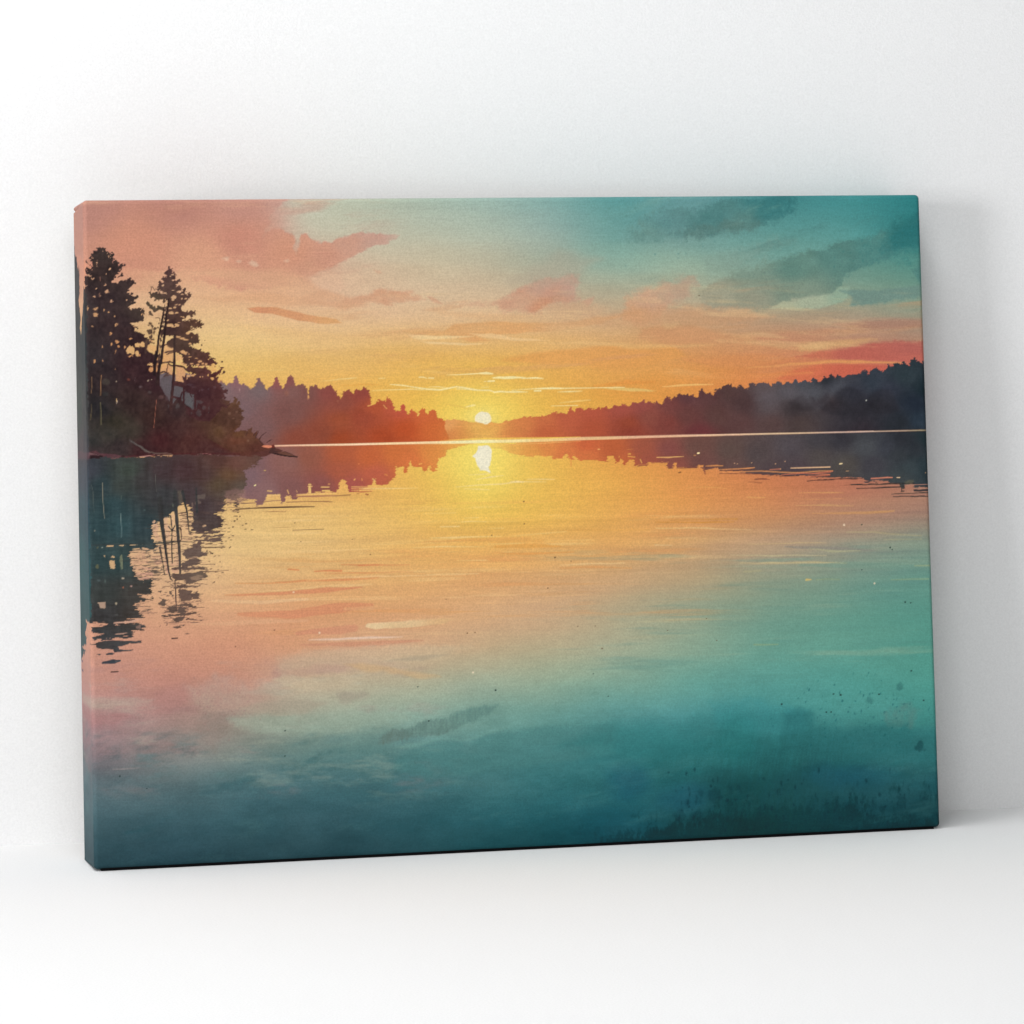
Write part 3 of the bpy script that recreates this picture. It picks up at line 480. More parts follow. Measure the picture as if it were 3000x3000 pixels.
for s, w_, c, a in (("2108,1379 2160,1378 2215,1375", [2, 3, 2], (90, 56, 52), .85), ("2108,1387 2190,1387 2280,1391", [1.5, 2.5, 1.5], (110, 66, 56), .8), ("2212,1404 2235,1403 2254,1404", [2, 4, 2], (100, 54, 50), .9), ("2192,1412 2232,1414", [1, 2.5], (140, 78, 56), .7), ("2284,1394 2340,1394", [2, 3], (70, 50, 52), .85), ("2365,1409 2420,1405 2467,1403 2527,1402", [1.5, 3, 2.5, 2], DK, .9),
                    ("2376,1398 2432,1394", [1.5, 3], (100, 60, 54), .8), ("2493,1420 2560,1419 2630,1417 2676,1415", [2.5, 3.5, 3.5, 4], DK2, .95), ("2510,1431 2560,1430 2620,1427 2648,1426", [2, 3, 3.5, 4], DK2, .92), ("2679,1437 2755,1435", 6, (48, 50, 54), .95), ("2612,1447 2680,1445 2755,1441", [1.5, 2.5, 4], DK2, .92), ("2618,1455 2755,1453", [2, 3], DK2, .92), ("2641,1428 2642,1440", 2.5, DK2, .8), ("2640,1439 2648,1439", 3, DK2, .8),
                    ("2640,1420 2646,1428", 10, (60, 60, 58), .8), ("2567,1413 2571,1416", 5, (110, 80, 66), .7), ("1958,1371 1972,1371", 2.5, (120, 66, 54), .85), ("1985,1371 2039,1370", 2.2, (120, 66, 54), .85), ("1867,1366 1894,1364", 2, (150, 84, 58), .8), ("2062,1375 2066,1388", 6, (150, 84, 60), .6), ("1989,1384 1994,1383", 3, (90, 54, 34), .9), ("1672,1350 1674,1365", 3, (222, 130, 70), .6),
                    ("2462,1422 2490,1420", [1, 2], (120, 70, 54), .7)):
    line(P_(s), w_, c, a, 1.1, 1.5, (18, 5), int(w_ if np.isscalar(w_) else w_[0]))
poly(TP(2380, 1280, 5.084, "1370,670 1440,640 1500,640 1515,670 1480,700 1380,700"), (98, 94, 74), .6, 3)
# light sparkles and dark ripples under the left shore
for s, w_, c, a in (("980,1453 1026,1450", [2, 2.5], (120, 78, 56), .8), ("1028,1433 1060,1434 1090,1433", [2, 3.5, 2], (196, 110, 70), .8), ("1028,1440 1060,1441 1090,1439", [2, 4, 2], (186, 100, 68), .85), ("1072,1448 1078,1449", 4, (150, 76, 56), .85), ("1046,1446 1052,1447", 2, (150, 84, 60), .8), ("1030,1426 1110,1426", [2, 3], (232, 170, 96), .9), ("1030,1430 1140,1429", [2, 3], (236, 176, 100), .8), ("1030,1436 1090,1436", [2, 3], (236, 176, 100), .8),
                    ("690,1492 760,1488 840,1486 921,1484", [2.5, 3, 4, 2], (62, 42, 38), .95), ("770,1498 830,1499 838,1498", [1, 2, 1.5], (140, 90, 60), .8), ("840,1471 900,1469 960,1469 975,1471", [2.5, 2, 3, 1], (130, 86, 60), .85), ("708,1475 750,1473 800,1467 822,1466", [3, 2, 2, 2], (140, 98, 84), .85), ("860,1455 920,1454 990,1452", [3, 5, 2], (150, 96, 78), .75), ("870,1449 940,1447 985,1446", [3, 5, 3], (240, 184, 110), .9),
                    ("784,1452 818,1450", 3, (236, 184, 120), .9), ("784,1438 796,1439", 4, (232, 180, 110), .85), ("842,1436 846,1446", 3, (232, 176, 104), .9), ("868,1437 871,1442", 2, (226, 170, 104), .8), ("903,1425 914,1425", 3, (240, 196, 110), .9), ("905,1420 910,1420", 5, (240, 196, 110), .8), ("941,1427 964,1427", 3, (238, 190, 104), .9), ("945,1438 965,1438", 5, (238, 190, 104), .9), ("907,1430 908,1442", 8, (236, 190, 110), .9), ("745,1423 749,1421", 3, (244, 226, 150), 1), ("774,1378 778,1378", 2, (230, 190, 90), .9), ("962,1418 966,1418", 3, (226, 160, 90), .8),
                    ("1038,1406 1040,1404", 4, (236, 170, 90), .9), ("1060,1402 1061,1408", 3, (226, 140, 80), .8), ("1092,1403 1098,1408", 4, (238, 190, 110), .85), ("1050,1359 1052,1359", 3, (222, 130, 80), .8), ("1228,1360 1236,1358", 3, (238, 180, 84), .8), ("1128,1390 1134,1392", 4, (226, 140, 70), .7)):
    line(P_(s), w_, c, a, 1.0)
# mirrored sun
d = np.hypot((PX - 1415) * .8, (PY - 1350) * .62); g1 = np.exp(-(d / 62) ** 1.8)[..., None]
IMG[:] = IMG * (1 - .7 * g1) + np.array([243, 222, 104], np.float32) * .7 * g1
poly(P_("1401,1306 1428,1304 1437,1310 1441,1325 1440,1345 1436,1362 1430,1370 1438,1380 1436,1386 1424,1378 1408,1380 1397,1362 1393,1342 1383,1336 1393,1328 1398,1318"), (236, 228, 202), .97, 1.8, 2, (12, 12), 60)
for s, w_, a in (("1374,1391 1420,1389 1440,1386", [1, 3, 1.5], .75), ("1395,1405 1440,1397 1475,1393", [1.5, 4, 1], .75), ("1335,1427 1400,1421 1470,1418 1520,1411 1600,1412", [1, 3, 3.5, 3, 1.5], .7), ("1495,1411 1515,1411 1535,1413", [2, 6, 2], .75), ("1545,1404 1590,1404 1625,1404", [1, 3, 1.5], .75), ("1360,1432 1400,1433 1435,1435", [1, 3, 1.5], .65), ("1060,1432 1150,1431 1225,1430", [2, 3, 1], .6), ("1240,1505 1335,1502", [1, 2], .45), ("1290,1543 1345,1542", [3, 4], .55), ("1352,1529 1380,1527 1425,1528", [1.5, 3, 1], .5), ("1358,1518 1402,1516", [1, 2.5], .45), ("1430,1548 1475,1547", [1, 2.5], .45), ("1260,1576 1330,1575 1380,1573 1470,1571", [2, 6, 4, 1], .5), ("1210,1604 1300,1601 1420,1602", [1, 4, 1], .5), ("1500,1570 1600,1562 1660,1557", [1, 3, 2], .35), ("1430,1594 1560,1592", [1, 4], .4), ("1340,1642 1420,1641 1430,1642", [1, 3, 1], .5), ("1250,1683 1340,1681 1405,1680", [1, 3, 1], .45), ("1440,1619 1500,1617", [1, 2.5], .4)):
    line(P_(s), w_, (240, 214, 150), a, 1.6)
# brush marks on the water
for s, w_, c, a in (("1000,1655 1060,1656 1200,1654", [3, 5, 2], (216, 128, 78), .6), ("1050,1656 1110,1655", [4, 2], (208, 112, 70), .5), ("845,1669 876,1670", [5, 4], (216, 128, 76), .85), ("922,1673 1000,1672", [4, 6], (214, 124, 76), .8), ("690,1710 800,1707 900,1701 1000,1697 1110,1692", [2, 4, 7, 9, 4], (218, 140, 86), .8), ("950,1680 1060,1678 1210,1676", [2, 5, 2], (216, 138, 84), .6),
                    ("760,1735 900,1724 1010,1716 1090,1712", [3, 8, 12, 3], (230, 188, 128), .55), ("660,1744 740,1742 850,1737 960,1728 1060,1720", [3, 8, 10, 16, 4], (214, 132, 94), .75), ("620,1760 760,1765 900,1755", [6, 10, 8], (228, 184, 138), .6), ("900,1700 1000,1692 1140,1688 1400,1682", [2, 5, 4, 1], (238, 196, 140), .6), ("700,1800 850,1800 1000,1780 1090,1772", [10, 26, 30, 10], (214, 128, 96), .55), ("560,1830 760,1822 900,1818", [6, 14, 6], (224, 168, 130), .5), ("1010,1785 1090,1782", [8, 14], (224, 160, 120), .5),
                    ("905,1876 1000,1872 1100,1868 1180,1866", [2, 7, 7, 2], (226, 196, 172), .8), ("880,1890 1010,1888 1150,1882 1240,1876", [4, 14, 12, 3], (208, 136, 112), .75), ("870,1855 1000,1845 1040,1840", [10, 26, 20], (210, 130, 108), .6), ("740,1868 800,1870 860,1866", [4, 8, 4], (218, 150, 118), .6), ("1100,1832 1200,1828 1300,1822", [10, 14, 6], (226, 190, 142), .45),
                    ("1640,1555 1700,1553 1900,1553", [2, 6, 2], (220, 158, 76), .6), ("1450,1602 1550,1598 1640,1600", [6, 16, 5], (224, 156, 72), .7), ("1440,1590 1590,1583", [3, 10], (224, 160, 80), .5), ("1440,1620 1560,1622 1680,1618", [3, 6, 3], (222, 150, 76), .7), ("1215,1590 1350,1583 1550,1578", [2, 9, 10], (222, 158, 84), .6), ("1640,1664 1750,1662 1850,1664", [2, 5, 2], (216, 148, 84), .7), ("1640,1655 1700,1652 1830,1650", [1, 4, 2], (226, 196, 138), .6), ("1920,1530 2040,1531 2150,1529", [2, 5, 2], (206, 138, 58), .8), ("1960,1523 2160,1520", [2, 4], (210, 144, 62), .6),
                    ("1920,1547 2060,1547 2200,1552", [1.5, 3, 1], (228, 196, 138), .7), ("1950,1577 2040,1576", [3, 2], (226, 190, 130), .5), ("1920,1597 1970,1597", [3, 2], (220, 190, 140), .6), ("2190,1594 2320,1591 2420,1589", [1.5, 4, 2], (210, 180, 126), .6), ("2140,1626 2280,1628 2420,1627", [1.5, 5, 1.5], (196, 182, 138), .65), ("2170,1650 2290,1649 2390,1648 2480,1649", [2, 5, 5, 2], (208, 182, 128), .65), ("2330,1482 2410,1480 2500,1482", [1, 4, 1.5], (214, 164, 104), .6),
                    ("2380,1504 2480,1503 2590,1500 2620,1497", [3, 6, 8, 3], (210, 150, 88), .6), ("2190,1457 2240,1457", 3, (228, 172, 96), .6), ("2340,1445 2430,1442 2470,1443", [1, 4, 1.5], (222, 164, 94), .6), ("2330,1463 2400,1463 2480,1460", [1, 3, 1], (216, 150, 90), .45), ("2010,1428 2070,1427 2130,1432", [1, 3, 1], (236, 180, 96), .5), ("2480,1560 2560,1558 2600,1563 2700,1570", [2, 4, 4, 2], (176, 164, 120), .6), ("2590,1581 2700,1580", [2, 3], (170, 164, 122), .55), ("2300,1602 2440,1606 2560,1612", [4, 10, 3], (130, 126, 120), .5),
                    ("2370,1606 2440,1616 2520,1614", [2, 6, 2], (178, 176, 132), .6), ("2340,1656 2500,1655 2720,1660", [3, 20, 8], (110, 148, 130), .4), ("2362,1698 2376,1697", [5, 2], (218, 182, 100), .95), ("2390,1698 2460,1697", [3, 2], (150, 160, 110), .6), ("2610,1698 2720,1696", [2, 3], (150, 168, 120), .6), ("2210,1889 2280,1888", [5, 3], (140, 162, 116), .6), ("2680,1657 2725,1656", [2, 3], (176, 176, 120), .6), ("2180,1674 2230,1673", 4, (176, 170, 124), .5)):
    line(P_(s), w_, c, a, 2.2, 2, (40, 8), int(abs(hash(s)) % 1) + len(s))
poly(P_("1070,1838 1071,1830 1078,1826 1150,1822 1260,1814 1320,1812 1310,1826 1200,1838 1100,1843"), [(1080, 1834, 228, 198, 150), (1180, 1828, 220, 186, 138), (1310, 1818, 216, 172, 122)], .9, 1.6, 1.5, (20, 8), 61)
poly(P_("800,1988 830,1978 900,1985 1000,1990 1060,1985 1000,2014 930,2020 860,2018 828,2008"), (194, 176, 146), .6, 7, 7, (40, 10), 62, 4, fray=6)
poly(P_("810,1930 900,1905 1000,1900 1200,1890 1380,1890 1300,1930 1180,1950 1050,1945 960,1952 880,1960 820,1965"), (196, 178, 144), .42, 14, 12, (50, 14), 63, 4, fray=9)
poly(P_("1010,1945 1060,1942 1100,1950 1180,1962 1290,1980 1230,1988 1150,1975 1060,1962"), (200, 162, 116), .55, 6, 6, (50, 12), 64)
poly(P_("1120,1938 1200,1922 1320,1916 1240,1934"), (172, 156, 130), .6, 4, 4, (40, 8), 65)
poly(P_("990,2030 1060,2024 1085,2036 1060,2052 1000,2060"), (154, 142, 126), .5, 10, 8, (30, 14), 66)
poly(P_("60,2050 340,2043 420,2045 455,2049 430,2062 340,2073 265,2077 60,2075"), (180, 158, 142), .6, 8, 6, (40, 10), 67, 3, fray=5)
poly(P_("450,2040 540,2000 570,2040 500,2090 450,2090"), (172, 120, 116), .45, 18, 12, (40, 40), 68, 4)
poly(P_("60,2085 340,2082 400,2100 330,2125 60,2120"), (168, 112, 112), .5, 14, 10, (40, 30), 69)
poly(P_("540,2010 620,1980 700,1990 760,2040 700,2080 610,2090 560,2060"), (178, 154, 136), .5, 18, 22, (34, 34), 70, 5, .8, (26, 26))
poly(P_("600,2080 680,2090 660,2160 630,2200 590,2150"), (140, 124, 114), .4, 16, 18, (40, 40), 71, 5, .6, (24, 24))
poly(P_("670,2100 720,2092 860,2090 880,2110 960,2098 1100,2080 1200,2100 1000,2150 760,2150 690,2130"), (150, 168, 148), .5, 16, 14, (60, 20), 72, 4, fray=10)
poly(P_("700,2070 860,2050 960,2060 900,2090 860,2094 760,2092"), (166, 152, 132), .5, 8, 8, (60, 16), 73)
# the feathered grey stroke
poly(P_("1112,2180 1118,2158 1142,2140 1200,2132 1250,2110 1312,2104 1332,2088 1392,2072 1458,2062 1448,2080 1398,2108 1344,2132 1286,2154 1216,2158 1166,2170"), [(1130, 2160, 96, 116, 108), (1250, 2130, 92, 122, 114), (1400, 2085, 92, 130, 122)], .62, 6, 8, (7, 16), 74, 3, .6, (6, 26))
poly(P_("1158,2216 1215,2190 1280,2172 1330,2168 1372,2176 1436,2146 1560,2136 1800,2120 1800,2200 1600,2240 1400,2270 1250,2280 1150,2250"), (70, 124, 122), .5, 12, 12, (90, 40), 75, 4)
poly(P_("1160,2190 1280,2160 1380,2165 1450,2130 1500,2128 1430,2150 1372,2172 1330,2166 1280,2170 1210,2190"), (112, 158, 148), .5, 6, 4, (50, 14), 76)
poly(P_("1640,2180 1800,2130 2000,2110 2200,2090 2380,2100 2380,2180 2300,2250 1900,2260"), (38, 112, 112), .4, 30, 30, (120, 70), 77, 5)
poly(P_("2070,2050 2150,2040 2220,2050 2300,2070 2370,2085 2370,2140 2260,2160 2100,2140"), (56, 134, 136), .45, 16, 24, (50, 50), 78, 5, .6, (40, 40))
poly(P_("2290,2090 2340,2080 2380,2090 2380,2130 2500,2130 2650,2120 2680,2140 2740,2130 2745,2230 2500,2240 2300,2220"), (40, 106, 108), .55, 14, 14, (36, 36), 79, 5)
poly(P_("2590,2090 2640,2060 2700,2080 2670,2130 2600,2130"), (84, 124, 118), .4, 10, 16, (20, 20), 80, 4, .9, (12, 18))
# speckled dark foreground
spk = fbm(PX, PY, 9, 26, 91, 4, .7)
env = np.clip((PY - 2270 + .05 * (PX - 2250)) / 190, 0, 1) * np.clip((PX - 1500) / 380, 0, 1)
env = env * np.clip(1.15 + .9 * fbm(PX, PY, 160, 90, 93, 3), 0, 1.4)
a = np.clip((spk + env * 1.6 - .72) * 1.7, 0, 1) * np.clip(env * 2, 0, 1) * np.clip(.46 + .5 * fbm(PX, PY, 120, 60, 97, 4), .15, .75)
IMG[:] = IMG * (1 - a[..., None]) + np.array([10, 46, 50], np.float32) * a[..., None]
gr = np.clip((PY - 2080) / 220, 0, 1) * np.clip(1.25 - np.abs(PX - 2270) / 300, 0, 1)
a = gr * np.clip(.45 + .6 * fbm(PX + .15 * PY, PY, 4, 40, 95, 3), 0, 1) * .5
IMG[:] = IMG * (1 - a[..., None]) + np.array([24, 70, 66], np.float32) * a[..., None]
for x, y, rx, ry, a in ((2095, 2330, 18, 22, .55), (2695, 2185, 13, 14, .6), (2640, 2010, 9, 10, .35), (2545, 2050, 10, 10, .3), (2055, 2322, 6, 9, .6), (2140, 2310, 5, 12, .5), (2165, 2310, 5, 10, .5), (2450, 2360, 7, 16, .6), (2480, 2362, 15, 16, .5), (2506, 2372, 9, 20, .5), (2585, 2370, 11, 12, .5), (2640, 2345, 12, 16, .45), (2740, 2385, 12, 10, .5), (2012, 2352, 8, 8, .5), (1990, 2390, 20, 20, .4), (2040, 2400, 24, 20, .4), (2420, 2355, 6, 7, .4), (2560, 2360, 8, 14, .4)):
    blob(x, y, rx, ry, (12, 48, 54), a * .72, 5, 8, 12, int(x))
for x, y, rx, ry in ((1840, 2290, 60, 50), (2480, 2275, 110, 30), (2010, 2340, 70, 40)): blob(x, y, rx, ry, (24, 84, 110), .33, 26, 14, 40, int(x))
blob(2160, 2160, 60, 70, (26, 110, 108), .25, 30)
r2 = random.Random(5)
for k in range(95):
    x = r2.gauss(2500, 110); y = r2.gauss(2090, 60)
    if x < 2744 and 1960 < y < 2190: blob(x, y, r2.uniform(1, 3), r2.uniform(1.5, 5), (26, 90, 94), r2.uniform(.25, .65), 1.3, 1, 5, k, .3)
for k in range(120):
    x = r2.uniform(1950, 2730); y = r2.gauss(2360, 60)
    if 2250 < y < 2440: blob(x, y, r2.uniform(1.5, 4), r2.uniform(2, 9), (14, 48, 56), r2.uniform(.3, .6), 2, 2, 6, k)
for k in range(70):
    blob(r2.gauss(610, 60), r2.gauss(2070, 45), r2.uniform(1, 3), r2.uniform(1, 3), (150, 110, 106), r2.uniform(.2, .5), 1.5)
for k in range(90):
    x, y = r2.uniform(1830, 2200), r2.gauss(660, 40); blob(x, y, r2.uniform(1, 4), r2.uniform(1, 4), (80, 128, 126), r2.uniform(.25, .5), 1.6, 2, 5, k)
for k in range(60):
    x, y = r2.gauss(2560, 60), r2.gauss(735, 22); blob(x, y, r2.uniform(1, 4), r2.uniform(1, 4), (60, 120, 116), r2.uniform(.25, .5), 1.6, 2, 5, k)
for x, y, r in ((1452, 2022, 3), (1764, 1900, 2.2), (1738, 1974, 2), (1782, 2040, 2), (2608, 1604, 2.6), (2614, 1610, 2), (2652, 1764, 2.6), (2668, 1766, 2), (2463, 2036, 3.2), (2442, 2033, 2.4), (2290, 2063, 3), (2421, 2086, 2.6), (2435, 2086, 2.4), (2670, 1965, 2.4), (2706, 2052, 2.4), (2575, 2034, 2.6), (835, 2141, 2.4), (835, 2215, 2), (351, 2274, 2.6), (430, 2310, 1.8), (1256, 2112, 2.4), (1224, 2012, 2), (1085, 1625, 2), (1535, 1469, 2), (1536, 1535, 2), (1441, 1568, 2), (1626, 1633, 2.6), (1673, 1644, 1.8), (1605, 1723, 1.8), (1032, 1580, 1.6), (2525, 1537, 2), (2100, 1876, 1.8), (2070, 1812, 1.6), (1956, 1847, 1.6), (2048, 866, 2), (1693, 1835, 1.6), (1744, 1834, 1.8), (1392, 1853, 2), (1369, 1855, 2), (1307, 1756, 1.4), (2525, 1669, 1.8), (804, 1846, 2.2), (690, 1894, 1.8)):
    blob(x, y, r, r * .9, (28, 48, 44) if y > 1900 or x > 2500 else (96, 66, 44), .9, .9)
for x, y, r in ((2473, 1538, 3), (936, 1854, 3), (860, 1735, 2.6), (2562, 1709, 2.6), (1386, 1970, 3), (380, 1364, 2.6), (312, 1362, 1.6)): blob(x, y, r, r, (236, 214, 180), .85, 1)
line(P_("330,2254 360,2253 410,2250"), [2, 3, 1], (180, 160, 150), .5, 1.5)

# ------------------------------------------------------------------ water line
for P, wd, c in (("800,1306.5 860,1305.3 1000,1302.6 1120,1300 1250,1297 1330,1295.5 1420,1293 1500,1292 1600,1288.5 1720,1284.5 1850,1281 2000,1276.5 2140,1273.5 2390,1267.8 2480,1265.8 2600,1262.5 2720,1260", [4, 4.5, 5, 6, 7, 8.5, 9.5, 9.5, 10, 9.5, 8, 6.5, 5, 3.6, 4, 4, 3], [(800, 1306, 244, 190, 160), (1000, 1302, 252, 216, 176), (1200, 1299, 248, 212, 158), (1400, 1293, 243, 232, 170), (1500, 1291, 244, 222, 150), (1600, 1288, 240, 200, 128), (1720, 1284, 232, 182, 130), (1900, 1280, 232, 172, 140), (2100, 1275, 234, 186, 152), (2300, 1270, 226, 190, 150), (2500, 1265, 214, 178, 160), (2620, 1262, 190, 160, 136), (2720, 1260, 160, 150, 116)]),):
    line(P_(P), wd, c, 1, 1.2)
line(P_("1290,1291 1400,1285.5 1500,1284.5 1620,1282.5 1700,1280"), [1, 5, 5, 4, 1], (242, 196, 84), .9, 1.4)
line(P_("1480,1302 1600,1298 1700,1293"), [1, 3, 1], (240, 180, 100), .7, 1.2)
line(P_("2560,1262 2716,1257.5"), [1, 2], (44, 40, 40), .6, 1); line(P_("700,1308 800,1309 1000,1306"), [2, 3, 1], (170, 90, 66), .4, 1.5)
blob(785, 1308, 17, 3.6, (224, 130, 96), .95, 1.2, 0, 9, 0, -.03)

# ------------------------------------------------------------------ the wooded point on the left
TREE1 = [(300, 740, 58, 46, 43), (300, 800, 54, 40, 38), (400, 830, 62, 46, 44), (300, 880, 50, 36, 38), (420, 900, 66, 52, 46), (350, 960, 52, 36, 38), (300, 1060, 46, 32, 34), (260, 900, 62, 50, 50), (400, 1060, 52, 32, 34)]
BANK = [(260, 1050, 52, 44, 46), (300, 1100, 48, 36, 38), (400, 1080, 54, 30, 34), (290, 1200, 42, 38, 40), (340, 1240, 50, 44, 34), (400, 1180, 54, 36, 34), (460, 1120, 58, 32, 36), (450, 1220, 58, 36, 32), (470, 1290, 66, 28, 30), (270, 1290, 50, 48, 46), (320, 1270, 58, 54, 48), (380, 1260, 58, 50, 42), (350, 1310, 56, 44, 44), (420, 1320, 62, 32, 34), (270, 1330, 56, 44, 46),
        (520, 1200, 60, 40, 40), (520, 1260, 66, 38, 36), (580, 1180, 68, 36, 38), (600, 1130, 70, 40, 42), (640, 1200, 74, 44, 40), (560, 1290, 76, 40, 36), (620, 1230, 76, 48, 36), (640, 1260, 84, 56, 40), (690, 1210, 88, 54, 42), (700, 1180, 94, 62, 44), (690, 1270, 94, 58, 40), (660, 1300, 96, 46, 36), (730, 1300, 104, 56, 40), (600, 1310, 74, 40, 38), (760, 1310, 90, 50, 46), (640, 1325, 72, 42, 42)]
SKYG = [(440, 980, 220, 172, 122), (470, 1060, 224, 160, 104), (520, 1030, 222, 164, 112), (420, 1070, 212, 150, 100), (580, 1080, 216, 156, 106), (480, 800, 214, 166, 130), (500, 1090, 212, 150, 108), (300, 800, 214, 150, 120), (300, 950, 214, 160, 110)]
def zA(s): return TP(210, 700, 6.44, s)
def zB(s): return TP(400, 760, 6.44, s)
def zC(s): return TP(210, 960, 6.44, s)
def zD(s): return TP(400, 1000, 6.44, s)
def zE(s): return TP(600, 1050, 6.44, s)
# misty slope seen between the trunks
poly(zD("420,780 470,700 540,640 620,620 680,700 760,760 900,780 1000,800 1300,850 1500,950 1500,1400 600,1400 520,1000"), [(480, 1130, 96, 82, 86), (530, 1160, 90, 84, 86), (570, 1190, 90, 88, 88), (600, 1210, 94, 90, 90)], 1, 4, 4)
# first big pine
poly(zA("-220,1932 -200,1500 220,1100 220,900 228,840 215,700 300,690 235,560 330,650 280,540 400,600 350,490 420,560 392,480 375,400 330,345 385,350 380,300 400,270 395,220 445,225 450,255 500,200 535,150 560,185 585,155 640,200 650,250 700,240 730,290 790,258 805,300 780,350 795,380 770,440 775,480 810,440 830,393 870,430 885,470 880,520 920,490 960,476 985,515 940,530 945,560 890,590 860,640 830,690 790,740 750,800 760,840 860,850 900,820 960,790 1000,783 1030,800 1050,750 1090,740 1110,770 1120,810 1180,790 1190,830 1150,880 1100,920 1050,960 1060,1030 1100,1050 1160,1080 1190,1110 1257,1068 1235,1120 1180,1150 1190,1215 1130,1240 1060,1280 1130,1340 1200,1330 1265,1313 1300,1350 1350,1330 1375,1380 1350,1420 1367,1470 1320,1560 1270,1540 1200,1570 1090,1570 1150,1630 1240,1660 1170,1680 1180,1740 1240,1780 1340,1800 1380,1870 1450,1890 1480,1960 1300,2200 300,2200"),
     TREE1, 1, 1.3, 2.6, (7, 7), 101, 2)
leafy(zA("220,900 215,700 300,690 235,560 330,650 280,540 400,600 350,490 420,560 392,480 375,400 330,345 385,350 380,300 400,270 445,225 500,200 535,150 585,155 640,200 700,240 730,290 790,258 805,300 780,350 795,380 770,440 810,440 830,393 870,430 885,470 880,520 920,490 960,476 985,515 945,560 890,590 860,640 830,690 790,740 750,800 760,840 860,850 900,820 960,790 1030,800 1050,750 1090,740 1120,810 1180,790 1190,830 1150,880 1100,920 1050,960 1060,1030 1100,1050 1160,1080 1190,1110 1257,1068 1180,1150 1190,1215 1130,1240 1060,1280 1130,1340 1200,1330 1265,1313 1300,1350 1350,1330 1375,1380 1350,1420 1367,1470 1320,1560 1270,1540 1200,1570 1090,1570 1150,1630 1240,1660 1170,1680 1180,1740 1240,1780 1340,1800 1380,1870 1450,1890 1480,1960"), TREE1, 7, 1.6, 4.2, 2.4, 1)
for s in ("865,732 895,690 915,690 940,633 968,640 960,665 978,690 960,715 920,705 880,730", "248,425 268,393 290,435 320,480 280,460", "335,490 350,485 352,510"): poly(zA(s), TREE1, .97, 1.1, 1, (6, 6), 3)
for x, y, rx, ry in ((478, 435, 12, 24), (480, 500, 8, 24), (718, 570, 16, 26), (655, 668, 10, 16), (330, 690, 45, 20), (400, 745, 26, 22), (262, 885, 30, 20), (455, 935, 24, 16), (632, 860, 14, 18), (665, 990, 40, 28), (430, 1090, 24, 16), (535, 1070, 12, 40), (755, 1178, 22, 26), (1035, 1160, 20, 12), (1130, 1185, 12, 10), (290, 1310, 36, 34), (440, 1320, 50, 28), (455, 1425, 55, 34), (610, 1335, 20, 26), (710, 1378, 22, 14), (812, 1458, 14, 16), (848, 1620, 28, 26), (310, 1680, 22, 22), (390, 1668, 26, 24), (505, 1735, 14, 44), (603, 1745, 16, 30), (1020, 1735, 30, 20), (1085, 1755, 34, 18), (350, 1890, 24, 24), (505, 1890, 12, 36), (1112, 1880, 20, 12), (1185, 1650, 20, 8), (1330, 1420, 14, 18), (700, 340, 10, 18), (740, 310, 10, 14), (680, 280, 8, 8), (740, 355, 9, 14), (590, 215, 8, 14), (400, 370, 8, 10)):
    big = rx * ry > 500
    blob(210 + x / 6.44, 700 + y / 6.44, rx / 6.44, ry / 6.44, (226, 166, 128) if y < 1250 else (224, 164, 112), .92 if not big else .85, 1 if not big else 1.6, 4, 5, x)
blob(210 + 850 / 6.44, 700 + 1620 / 6.44, 1.5, 1.6, (60, 40, 36), .9, .7)
blob(210 + 440 / 6.44, 700 + 1370 / 6.44, 7, 3, (70, 52, 48), .8, 1.5, 1, 6, 2, .4)
line(zA("540,720 545,800 530,1000 520,1400 515,1900"), [2, 4, 5, 6, 7], (40, 27, 30), .5, 1.6)
line(zA("535,720 540,790"), 3, (150, 100, 84), .7, 1.2)
# middle understory
poly(zC("-200,-60 700,0 1170,-20 1190,80 1340,110 1370,180 1440,190 1395,280 1400,360 1440,430 1500,470 1560,498 1610,510 1665,520 1665,900 1500,1200 -300,1300"), BANK, 1, 1.5, 2.6, (8, 8), 104)
poly(P_("180,1060 430,1050 462,1085 470,1130 480,1150 490,1162 502,1188 520,1166 528,1168 540,1180 545,1186 560,1196 566,1206 574,1206 576,1192 590,1182 600,1170 640,1160 660,1172 672,1175 676,1168 672,1182 684,1200 690,1240 700,1250 690,1262 684,1262 700,1270 710,1262 728,1262 730,1258 738,1252 737,1266 744,1272 750,1266 757,1260 752,1274 750,1282 758,1286 764,1282 762,1290 768,1296 774,1304 785,1305 800,1304 808,1312 830,1320 820,1326 800,1326 780,1336 760,1340 700,1336 640,1334 560,1333 500,1334 420,1338 330,1342 250,1345 180,1347"), BANK, 1, 1.4, 2, (9, 9), 105)
for x, y, rx, ry in ((1110, 430, 84, 88), (1240, 330, 44, 44), (1330, 325, 46, 50), (1235, 490, 34, 60), (1285, 520, 22, 22), (1110, 540, 44, 12), (1005, 360, 14, 26), (1110, 208, 24, 16), (855, 265, 30, 34), (890, 345, 28, 26), (752, 318, 16, 30), (740, 110, 22, 26), (583, 352, 10, 24), (835, 455, 8, 30), (425, 635, 14, 36), (580, 620, 10, 24), (1490, 690, 50, 34), (1500, 790, 34, 44), (1530, 770, 14, 40), (1620, 680, 18, 40), (1605, 780, 20, 70), (1620, 600, 12, 30), (848, 1385, 10, 34), (1440, 992, 20, 12), (1505, 980, 18, 14), (842, 1020, 14, 18), (820, 780, 12, 20)):
    big = rx * ry > 1500
    blob(210 + x / 6.44, 960 + y / 6.44, rx / 6.44, ry / 6.44, (224, 168, 112) if big else (226, 158, 100) if y < 900 else (206, 180, 150), .97 if big else .85, 1.1, 3.4, 5, x)
blob(210 + 1100 / 6.44, 960 + 500 / 6.44, 4.5, 3, (60, 40, 38), .95, 1)
